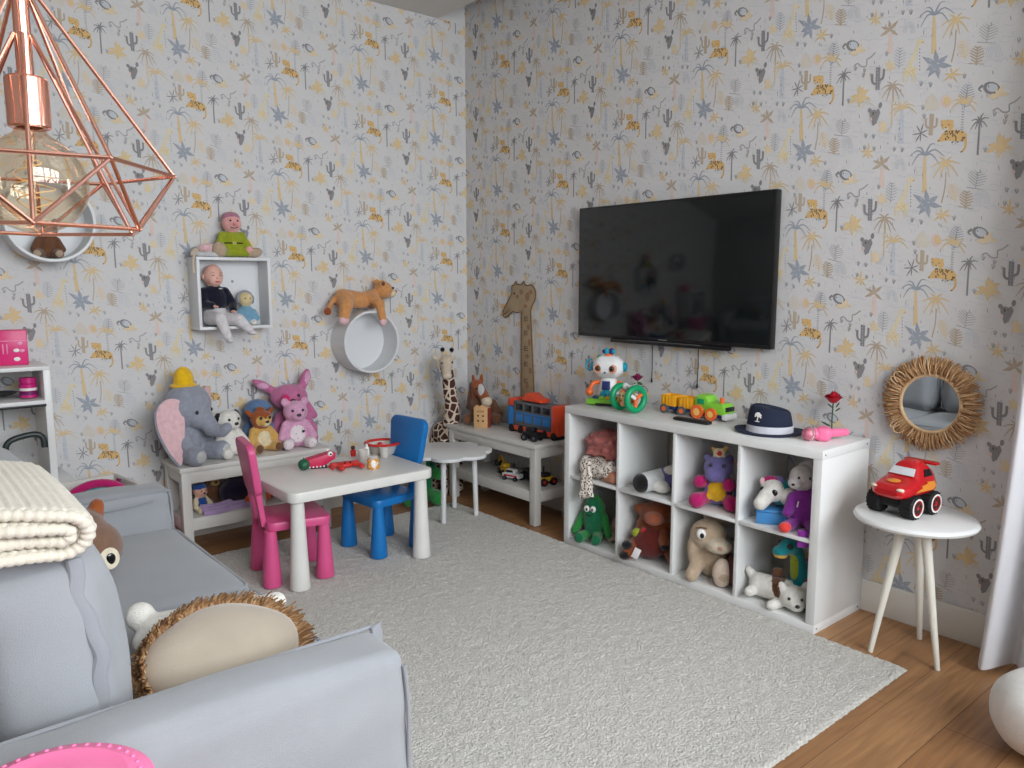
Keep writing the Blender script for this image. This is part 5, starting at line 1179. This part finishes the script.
MB().soft((0,0,0),(.05,.075,.20),LEOP,r=.022,n=18,amp=.018,freq=14,seed=3,wr=(20,30,20)).build('hanging_sleeve',o,loc=(-.135,.04,.0),rot=(RAD(-14),RAD(14),0))
tag(MB().soft((0,0,.035),(.09,.10,.06),mat('cloth_terracotta',(180,122,96),rough=.95,bump=.4,scale=220),r=.028,n=10,amp=.008,seed=5).build('sock_ball',loc=(-.355,cy(0,.80),KZ1+.0)),'terracotta sock bundle at the front of the upper left compartment','clothes')
tag(MB().soft((0,0,.02),(.035,.05,.045),mat('cloth_terracotta',(180,122,96)),r=.018,n=8,amp=.006,seed=8).build('baby_sock',loc=(-.39,cy(0,.33),.275)),'small terracotta sock peeking from the leopard sleeve above the green toy','clothes') if 0 else None
gn,dg_=p_('green'),p_('dgreen')
o=plush('plush_pea','green plush pea-pod toy with round white eyes in the lower left compartment','plush toy',
 [E_(gn,(0,.01,.125),(.068,.05,.125)),E_(dg_,(0,-.022,.135),(.052,.04,.105)),C_(gn,(-.06,-.0,.13),(-.095,-.03,.045),.022,.022),C_(gn,(.06,.0,.13),(.095,-.03,.045),.022,.022),C_(gn,(-.03,-.02,.03),(-.045,-.075,.03),.028,.028),C_(gn,(.03,-.02,.03),(.045,-.075,.03),.028,.028),E_(dg_,(-.047,-.10,.03),(.028,.016,.03)),E_(dg_,(.047,-.10,.03),(.028,.016,.03))],(-.32,cy(0,.30),KZ0),-66,vox=.006)
for s in (-1,1):
    e=bit('eye',o,(s*.018,-.062,.185),(.016,.008,.018),M_EYEW); bit('pupil',e,(s*.016,-.07,.183),(.006,.003,.008),M_EYE)
MB().tube([(-.02,-.0655,.155),(0,-.067,.15),(.02,-.0655,.155)],.0022,M_EYE,n=5).build('mouth',o)
o=sit('plush_bear','beige plush bear behind the green pea-pod toy','plush toy',(-.19,cy(0,.74),KZ0),-70,.26,p_('beige'),muz=p_('lbeige'))
# column 2
o=plush('plush_badger','grey and white plush toy with a black round sole lying in the second upper compartment','plush toy',
 [C_(p_('lgrey'),(-.06,-.10,.055),(.03,.02,.06),.05,.055),E_(p_('black'),(-.07,-.118,.055),(.046,.034,.048),(0,0,-30)),C_(p_('mauve'),(.03,.0,.06),(.10,.02,.065),.06,.06),E_(p_('white'),(.02,-.08,.035),(.05,.035,.03),(0,15,10)),C_(p_('white'),(.05,-.02,.105),(.13,-.02,.135),.028,.03),E_(p_('white'),(.11,-.08,.03),(.03,.03,.03))],(-.27,cy(1,.46),KZ1),-62,vox=.006)
br_=plu('boar',(126,64,34)); br2=plu('boar_dark',(96,34,28))
o=plush('plush_boar','brown plush boar with black hooves in the second lower compartment','plush toy',
 [E_(br_,(0,.02,.13),(.115,.09,.12)),E_(br2,(-.02,-.06,.09),(.085,.05,.08)),E_(br_,(.0,-.0,.235),(.095,.085,.06)),E_(br_,(-.085,-.02,.25),(.03,.02,.03)),E_(br_,(.09,-.02,.25),(.03,.02,.03)),C_(br_,(-.08,-.03,.09),(-.12,-.10,.06),.035,.03),C_(br_,(.07,-.03,.06),(.11,-.11,.03),.035,.03),C_(br_,(.05,-.06,.14),(.06,-.11,.11),.03,.026),
  E_(p_('black'),(-.125,-.115,.085),(.026,.026,.022)),E_(p_('black'),(-.135,-.125,.03),(.028,.026,.02)),E_(p_('black'),(.118,-.125,.022),(.026,.026,.022)),E_(p_('black'),(.062,-.12,.10),(.022,.02,.022)),C_(br_,(-.07,-.05,.05),(-.125,-.11,.03),.034,.026),E_(plu('boar_snout',(150,84,60)),(.0,-.085,.225),(.05,.035,.035))],(-.275,cy(1,.53),KZ0),-62,vox=.0065)
MB().box((0,0,0),(.034,.002,.055),mat('tag_white',(220,214,214),rough=.6),bev=.001,rot=(0,22,0)).build('care_tag',o,loc=(-.075,-.125,.05))
o=plush('plush_cushion','dark red cushion squeezed behind the brown boar\'s head','cushion',[E_(p_('red'),(0,0,.03),(.09,.06,.03))],(-.12,cy(1,.6),KZ0+.26),-90,vox=.007)
o.location.z=KZ0+.265
tag(MB().ell((0,0,.026),.026,p_('lime')).build('toy_ball',loc=(-.365,cy(1,.28),KZ0+.105)),'small lime green plush ball held against the brown boar','ball')
tag(MB().ell((0,0,.024),.025,p_('red')).build('toy_ball',loc=(-.352,cy(1,.40),KZ0+.118)),'small red plush ball held against the brown boar','ball')
# column 3
mv,mg_=p_('mauve'),p_('magenta')
o=plush('plush_hippo','blue-violet plush hippo with magenta hands and feet in the third upper compartment','plush toy',
 [E_(mv,(0,.0,.085),(.075,.065,.085)),E_(mv,(-.0,-.02,.20),(.075,.065,.06)),E_(mv,(-.005,-.07,.175),(.055,.045,.04)),E_(mv,(.055,.0,.25),(.02,.015,.022)),E_(mv,(-.06,.0,.245),(.02,.015,.02)),
  C_(mg_,(-.065,-.02,.125),(-.085,-.06,.13),.028,.034),C_(mg_,(.06,-.03,.125),(.065,-.08,.13),.028,.034),C_(mg_,(-.06,-.04,.04),(-.09,-.10,.04),.034,.042),C_(mg_,(.06,-.04,.04),(.085,-.10,.04),.034,.042),
  E_(p_('cream'),(.0,-.01,.27),(.03,.025,.035)),E_(p_('tan'),(-.025,-.01,.29),(.012,.012,.025),(0,-35,0)),E_(p_('tan'),(.03,-.01,.30),(.012,.012,.022),(0,30,0)),E_(p_('tan'),(.15,-.08,.025),(.035,.03,.025))],(-.275,cy(2,.50),KZ1),-64,.9,vox=.006,paint=[(p_('yellow'),(0,-.065,.085),(.05,.04,.06)),(p_('red'),(.005,-.035,.28),(.012,.014,.014))])
eyes(o,[(-.03,-.075,.225),(.035,-.073,.225)],.010)
st_=plu('starpink',(216,160,176)); pts=[]
for i in range(10):
    a=PI/2+2*PI*i/10; r_=.085 if i%2==0 else .04; pts.append((r_*math.cos(a),r_*math.sin(a)))
t=thing('star_cushion','pale pink plush star leaning behind the violet hippo','cushion',(-.20,cy(2,.85),KZ1),-72); MB().prism(pts,-.02,.02,st_,T=Matrix.Translation((0,0,.175)) @ Euler((RAD(82),RAD(10),0)).to_matrix().to_4x4(),bev=.014).build('star',t); MB().soft((0,0,.06),(.11,.06,.12),p_('mauve'),r=.03,n=8).build('body',t)
be,lb=p_('beige'),p_('lbeige')
o=plush('plush_rabbit','large beige plush rabbit with a pale muzzle in the third lower compartment','plush toy',
 [E_(be,(0,.01,.10),(.085,.075,.10)),E_(be,(-.02,-.03,.215),(.085,.075,.075)),E_(lb,(.035,-.095,.185),(.06,.05,.034)),C_(be,(.0,.04,.27),(.10,.06,.285),.022,.03),C_(be,(-.03,.03,.27),(-.04,.03,.31),.02,.018),E_(be,(-.085,-.04,.14),(.03,.035,.075)),C_(be,(-.06,-.04,.08),(-.085,-.09,.03),.035,.032),E_(plu('sole_pale',(206,186,168)),(.055,-.12,.07),(.045,.03,.07)),C_(be,(.05,-.03,.05),(.06,-.11,.06),.04,.042)],(-.285,cy(2,.42),KZ0),-60,vox=.0065)
e=bit('eye',o,(-.045,-.098,.235),(.022,.010,.026),M_EYEW); bit('pupil',e,(-.04,-.107,.23),(.010,.005,.013),M_EYE)
MB().tube([(-.07,-.10,.262),(-.045,-.108,.27),(-.02,-.104,.266)],.0035,p_('brown'),n=6).build('eyebrow',o); bit('nose',o,(.045,-.142,.19),(.012,.008,.009),plu('nosebeige',(190,140,120)))
tag(MB().soft((0,0,.07),(.14,.08,.14),SEQ,r=.035,n=12,puff=.01,amp=.004).build('sequin_cushion',loc=(-.285,cy(2,.83),KZ0),rz=20),'dark red sequinned cushion beside the beige rabbit','cushion')
# column 4
t=thing('toy_box','small blue lidded box under the white unicorn toys','box',(-.315,cy(3,.31),KZ1),-58); mbb=pls('box_blue',(70,140,200)); MB().box((0,0,.026),(.125,.085,.052),mbb,bev=.005).build('box',t); MB().box((0,0,.058),(.13,.09,.012),mbb,bev=.004).build('lid',t)
tl=p_('teal'); wh=p_('white')
o=plush('plush_unicorn','white plush unicorn with a pink and teal mane on the blue box','plush toy',
 [E_(wh,(0,.0,.075),(.05,.05,.05)),C_(wh,(-.01,-.02,.07),(-.045,-.06,.03),.036,.03),E_(tl,(.045,.03,.05),(.055,.05,.05)),E_(mg_,(-.01,.015,.115),(.035,.025,.022)),E_(p_('mauve'),(.025,.025,.11),(.03,.025,.025)),E_(tl,(.05,.02,.085),(.03,.03,.035)),E_(p_('softpink'),(-.045,-.0,.115),(.010,.008,.018))],(-.31,cy(3,.30),KZ1+.064),-60,vox=.0045)
bit('eye',o,(.01,-.048,.078),(.013,.006,.014),M_EYE); bit('eye',o,(-.04,-.028,.085),(.011,.006,.012),M_EYE)
o=plush('plush_unicorn','white plush unicorn with a red mane lying behind the front unicorn','plush toy',[E_(wh,(0,0,.05),(.05,.05,.05)),C_(wh,(0,-.01,.07),(-.03,-.05,.085),.04,.03),E_(p_('red'),(.0,.01,.115),(.035,.03,.018)),E_(tl,(.06,.02,.05),(.045,.05,.05)),E_(p_('lgrey'),(.09,-.03,.075),(.04,.03,.03))],(-.20,cy(3,.50),KZ1+.045),-60,vox=.0048)
bit('eye',o,(-.0,-.05,.085),(.009,.005,.009),M_EYE); o.location.z=KZ1+.003; o.scale=(1.35,)*3
pp=p_('purple'); lg=plu('bunnygrey',(204,198,196))
o=plush('plush_bunny','pale grey plush rabbit in a purple dress in the upper right compartment','plush toy',
 [E_(pp,(0,0,.085),(.082,.07,.09)),E_(pp,(0,.0,.15),(.06,.05,.05)),E_(lg,(-.015,-.01,.245),(.058,.052,.062)),E_(lg,(-.045,-.045,.225),(.035,.035,.03)),C_(pp,(-.05,-.02,.15),(-.075,-.07,.085),.026,.024),C_(pp,(.05,-.02,.15),(.08,-.06,.09),.026,.024),C_(lg,(.03,.015,.285),(.08,.02,.265),.022,.026),C_(lg,(-.01,.03,.29),(.03,.04,.31),.022,.02),C_(pp,(-.04,-.05,.03),(-.075,-.10,.025),.028,.028),E_(plu('shoe',(226,66,60)),(-.085,-.125,.026),(.03,.03,.026)),C_(pp,(.03,-.06,.03),(.04,-.12,.02),.028,.026)],(-.27,cy(3,.80),KZ1),-58,.88,vox=.0055)
MB().soft((0,0,-.02),(.05,.016,.085),pp,r=.008,n=10,amp=.008,freq=20).build('hem_flap',o,loc=(-.005,-.158,.010)); bit('eye',o,(-.03,-.062,.255),(.006,.004,.007),M_EYE); bit('eye',o,(.02,-.062,.255),(.006,.004,.007),M_EYE); bit('nose',o,(-.055,-.08,.225),(.008,.005,.006),M_EYE)
MB().box((-.03,-.075,.13),(.006,.002,.03),mat('tag_white',(220,214,214)),bev=.0008,rot=(0,10,0)).build('care_tag',o)
dn=plu('dino_teal',(20,124,130))
o=plush('plush_dinosaur','teal long-necked plush dinosaur in the lower right compartment','plush toy',
 [E_(dn,(.04,.02,.09),(.075,.085,.085)),C_(dn,(.015,-.02,.13),(.0,-.035,.23),.045,.032),C_(dn,(.0,-.035,.23),(-.02,-.05,.265),.034,.036),E_(dn,(-.035,-.06,.27),(.045,.045,.036)),E_(dn,(-.07,-.085,.25),(.036,.034,.024)),E_(plu('jaw',(206,160,70)),(-.068,-.088,.232),(.032,.03,.014)),C_(dn,(.0,-.05,.07),(-.01,-.075,.02),.034,.034),C_(dn,(.07,-.05,.07),(.075,-.085,.02),.036,.036),C_(dn,(.10,.05,.08),(.14,.06,.04),.04,.02)],(-.255,cy(3,.72),KZ0),-62,.95,vox=.0055,
 paint=[(p_('lime'),(-.02,-.065,.17),(.03,.03,.07)),(p_('magenta'),(.06,-.02,.16),(.035,.03,.016)),(p_('lilac'),(.09,-.045,.11),(.02,.03,.02)),(p_('magenta'),(.06,-.06,.12),(.018,.02,.016))])
bit('eye',o,(-.03,-.10,.278),(.014,.008,.014),M_EYE); bit('eye',o,(-.072,-.06,.282),(.012,.01,.012),M_EYE)
mb=MB()
for i in range(6): mb.lathe([(.012,0),(0,.022)],plu('spike',(190,80,130)),n=8,c=(.02+.018*i,.01+.012*i,.20-.02*i),rot=(-30,30,0))
mb.build('back_spikes',o)
o=plush('plush_dog','white plush dog with a brown saddle lying in the lower right compartment','plush toy',
 [C_(wh,(-.08,.03,.065),(.03,-.02,.06),.052,.055),E_(wh,(.05,-.07,.06),(.058,.055,.052)),E_(wh,(.06,-.115,.045),(.035,.03,.028)),E_(wh,(.10,-.05,.10),(.02,.016,.028)),E_(wh,(.0,-.075,.10),(.02,.016,.028)),C_(wh,(-.10,.02,.05),(-.13,-.02,.045),.026,.022),C_(wh,(-.11,.05,.09),(-.13,.06,.115),.022,.018),C_(wh,(.0,-.05,.025),(-.04,-.09,.022),.024,.022)],(-.31,cy(3,.36),KZ0),-56,vox=.0055,paint=[(p_('brown'),(-.01,-.0,.09),(.03,.09,.06))])
eyes(o,[(.03,-.118,.07),(.08,-.118,.07)],.007); bit('nose',o,(.062,-.144,.05),(.010,.007,.008),M_EYE); MB().soft((-.012,.02,.13),(.045,.035,.04),p_('brown'),r=.014,n=8,amp=.004).build('saddle',o)
o=heap('folded_clothes','tan cloth bundle at the back of the lower right compartment',p_('tan'),(-.11,cy(3,.70),KZ0),(.10,.14,.20),12,amp=.008)

# ---- red toy car on the side table (plain generic body)
mrd=pls('car_red',(190,22,30),rough=.22,coat=.5)
t=thing('toy_monster_car','red toy car with oversized black wheels on the round side table','toy car',(-.262,-3.155,.5505),-97)
def carbody(u,v):
    # v along length from nose (-y) to tail, u around
    y=-.125+.235*v
    tp=[(0,.105),(.06,.122),(.30,.138),(.42,.146),(.58,.196),(.72,.203),(.86,.188),(.97,.17),(1,.15)]
    bt=[(0,.085),(.05,.072),(.2,.068),(1,.075)]
    wd=[(0,.045),(.05,.062),(.2,.074),(.5,.076),(.85,.076),(.97,.066),(1,.05)]
    def ip(T,x):
        for (a,b),(c,d) in zip(T,T[1:]):
            if x<=c: return b+(d-b)*(x-a)/(c-a)
        return T[-1][1]
    zt,zb_,w_=ip(tp,v),ip(bt,v),ip(wd,v); a=2*PI*u; cx_=math.copysign(abs(math.cos(a))**.55,math.cos(a)); sz=math.copysign(abs(math.sin(a))**.7,math.sin(a))
    zm_=min((zt+zb_)/2,.108); h_=(zt-zm_) if sz>0 else (zm_-zb_); k=1-.32*max(0,sz)*max(0,(zt-.13)/.07)
    return (w_*cx_*k,y,zm_+h_*sz)
mb=MB(); mb.grid(carbody,44,40,mrd,cu=True); n=len(mb.v)
mb.add([carbody(i/44,0) for i in range(44)],[tuple(range(44))],mrd); mb.add([carbody(i/44,1) for i in range(44)],[tuple(range(43,-1,-1))],mrd); mb.build('car_body',t,ang=60)
MB().box((0,0,.052),(.085,.19,.035),M_RUBBER,bev=.008).build('chassis',t)
for sx in (-1,1):
    for y in (-.062,.062):
        mb=MB(); mb.M=Matrix.Translation((sx*.066,y,.044)) @ Matrix.Rotation(RAD(90),4,'Y'); mb.lathe([(.018,-.026),(.038,-.026),(.044,-.019),(.044,.019),(.038,.026),(.018,.026)],M_RUBBER,n=32)
        for k in range(18): a=2*PI*k/18; mb.box((.044*math.cos(a),.044*math.sin(a),0),(.005,.006,.044),M_RUBBER,bev=0,rot=(0,0,math.degrees(a)))
        w_=mb.build('wheel',t)
        mb=MB(); mb.M=Matrix.Translation((sx*.066,y,.044)) @ Matrix.Rotation(RAD(90*sx),4,'Y'); mb.lathe([(.030,.0262),(.036,.0268),(.036,.0275),(.030,.028),(.030,.0262)],M_EYEW,n=32,caps=False); mb.build('white_ring',w_)
        mb=MB(); mb.M=Matrix.Translation((sx*.066,y,.044)) @ Matrix.Rotation(RAD(90*sx),4,'Y'); mb.lathe([(.029,.02),(.029,.027),(.025,.027),(.024,.018),(0,.018)],mrd,n=32); mb.lathe([(0,.018),(.009,.02),(.007,.027),(0,.028)],mrd,n=16)
        for k in range(5): a=2*PI*k/5; mb.box((.016*math.cos(a),.016*math.sin(a),.022),(.022,.006,.008),mrd,bev=.001,rot=(0,0,math.degrees(a)))
        mb.build('rim',w_)
MB().prism([(-.05,0),(.05,0),(.042,.034),(-.042,.034)],0,.003,mat('windscreen',(214,216,220),rough=.15,var=0),T=Matrix.Translation((0,-.0285,.149)) @ Euler((RAD(47),0,0)).to_matrix().to_4x4(),bev=.001).build('windscreen',t)
for s in (-1,1):
    MB().prism([(-.025,0),(.03,0),(.022,.026),(-.012,.028)],-.001,.002,mdw,T=Matrix.Translation((s*.0655,.04,.147)) @ Euler((RAD(90),0,RAD(90))).to_matrix().to_4x4() @ Matrix.Rotation(RAD(-s*22),4,'X')).build('side_window',t)
    MB().ell((s*.052,-.118,.112),(.014,.008,.006),mat('headlamp',(230,214,190),rough=.2),rot=(0,0,s*28)).build('headlight',t)
    mb=MB(); mb.prism([(-.07,.0),(-.03,.012),(-.04,.02),(.0,.026),(-.005,.034),(.045,.03),(.06,.012),(.04,-.002)],0,.0025,mat('flame_orange',(226,140,50),rough=.4),T=Matrix.Translation((s*.0755,.02,.098)) @ Euler((RAD(90),0,RAD(90))).to_matrix().to_4x4()); mb.build('flame_decal',t)
MB().soft((0,.108,.185),(.13,.03,.012),mrd,r=.005,n=6).build('rear_spoiler',t)
MB().ell((0,-.075,.1335),(.026,.02,.003),mat('flame_orange',(226,140,50)),rot=(8,0,0)).build('hood_patch',t)

# ------------------------------------------------------------------ light, camera
finish_plush()
def wbox(o):
    P=[]
    def rec(x,M):
        if x.type=='MESH': P.extend([M @ v.co for v in x.data.vertices])
        for c in x.children: rec(c, M @ c.matrix_basis)
    rec(o,o.matrix_basis); A=np.array(P); return A.min(0),A.max(0)
def fit(o,lo,hi):
    """nudge (and if need be shrink) a toy so that it sits inside its compartment"""
    a,b=wbox(o); k=min([1]+[(hi[i]-lo[i])/(b[i]-a[i]) for i in range(3) if lo[i] is not None and hi[i] is not None])
    if k<1: o.scale=tuple(s*k for s in o.scale); a,b=wbox(o)
    for i in range(3):
        if lo[i] is not None and a[i]<lo[i]: o.location[i]+=lo[i]-a[i]
        elif hi[i] is not None and b[i]>hi[i]: o.location[i]-=b[i]-hi[i]
def seat(o,z):
    a,b=wbox(o); o.location[2]+=z-a[2]
for o in list(COL.objects):
    if o.parent or 'category' not in o: continue
    x,y,z=o.location
    if KX0-.02<x<KX1 and KY1+.04<y<KY0-.04 and z<KH-.03 and o.name.split('.')[0]!='cube_shelf':
        i=int((KY0-.0385-y)/pitch); i=max(0,min(3,i)); up=z>KZ1-.02
        y1=KY0-.0385-i*pitch-.002; y0=y1-(pitch-.016)+.004; z0=KZ1 if up else KZ0; z1=(KH-.04) if up else (zm-.010)
        hang=o.get('label','').startswith(('leopard','pale grey plush rabbit'))
        fit(o,(None,y0,None if hang else z0+.0005),(KX1-.005,y1,z1))
        if hang: pass
w=bpy.data.worlds.new('World'); sc.world=w; w.use_nodes=True
bg=w.node_tree.nodes['Background']; bg.inputs[0].default_value=(.72,.82,1,1); bg.inputs[1].default_value=1.3
def area(name,loc,rot,sx,sy,power,col=(1,1,1)):
    l=bpy.data.lights.new(name,'AREA'); l.shape='RECTANGLE'; l.size=sx; l.size_y=sy; l.energy=power; l.color=col
    o=bpy.data.objects.new(name,l); COL.objects.link(o); o.location=loc; o.rotation_euler=[RAD(a) for a in rot]; return o
area('window_daylight',((FX0+FX1)/2,YF-.75,2.55),(68,0,0),3.4,2.2,235,(.93,.975,1))
area('balcony_daylight',(.45,(WY0+WY1)/2,1.75),(0,72,0),2.2,1.2,70,(.93,.975,1))
cam=bpy.data.cameras.new('camera'); co=bpy.data.objects.new('camera',cam); COL.objects.link(co)
CP=(-3.28414671,-4.42264638,1.43059039); YAW=.8746; PITCH=-.1315
co.location=CP; cam.sensor_width=36; cam.lens=779.07*36/1024; cam.clip_start=.02
co.rotation_euler=(PI/2+PITCH,0,YAW-PI/2)
sc.camera=co
sc.view_settings.view_transform='Standard'; sc.view_settings.look='None'; sc.view_settings.exposure=.2
sc.cycles.use_denoising=True; sc.cycles.max_bounces=8; sc.cycles.transparent_max_bounces=12
sc.cycles.sample_clamp_indirect=6
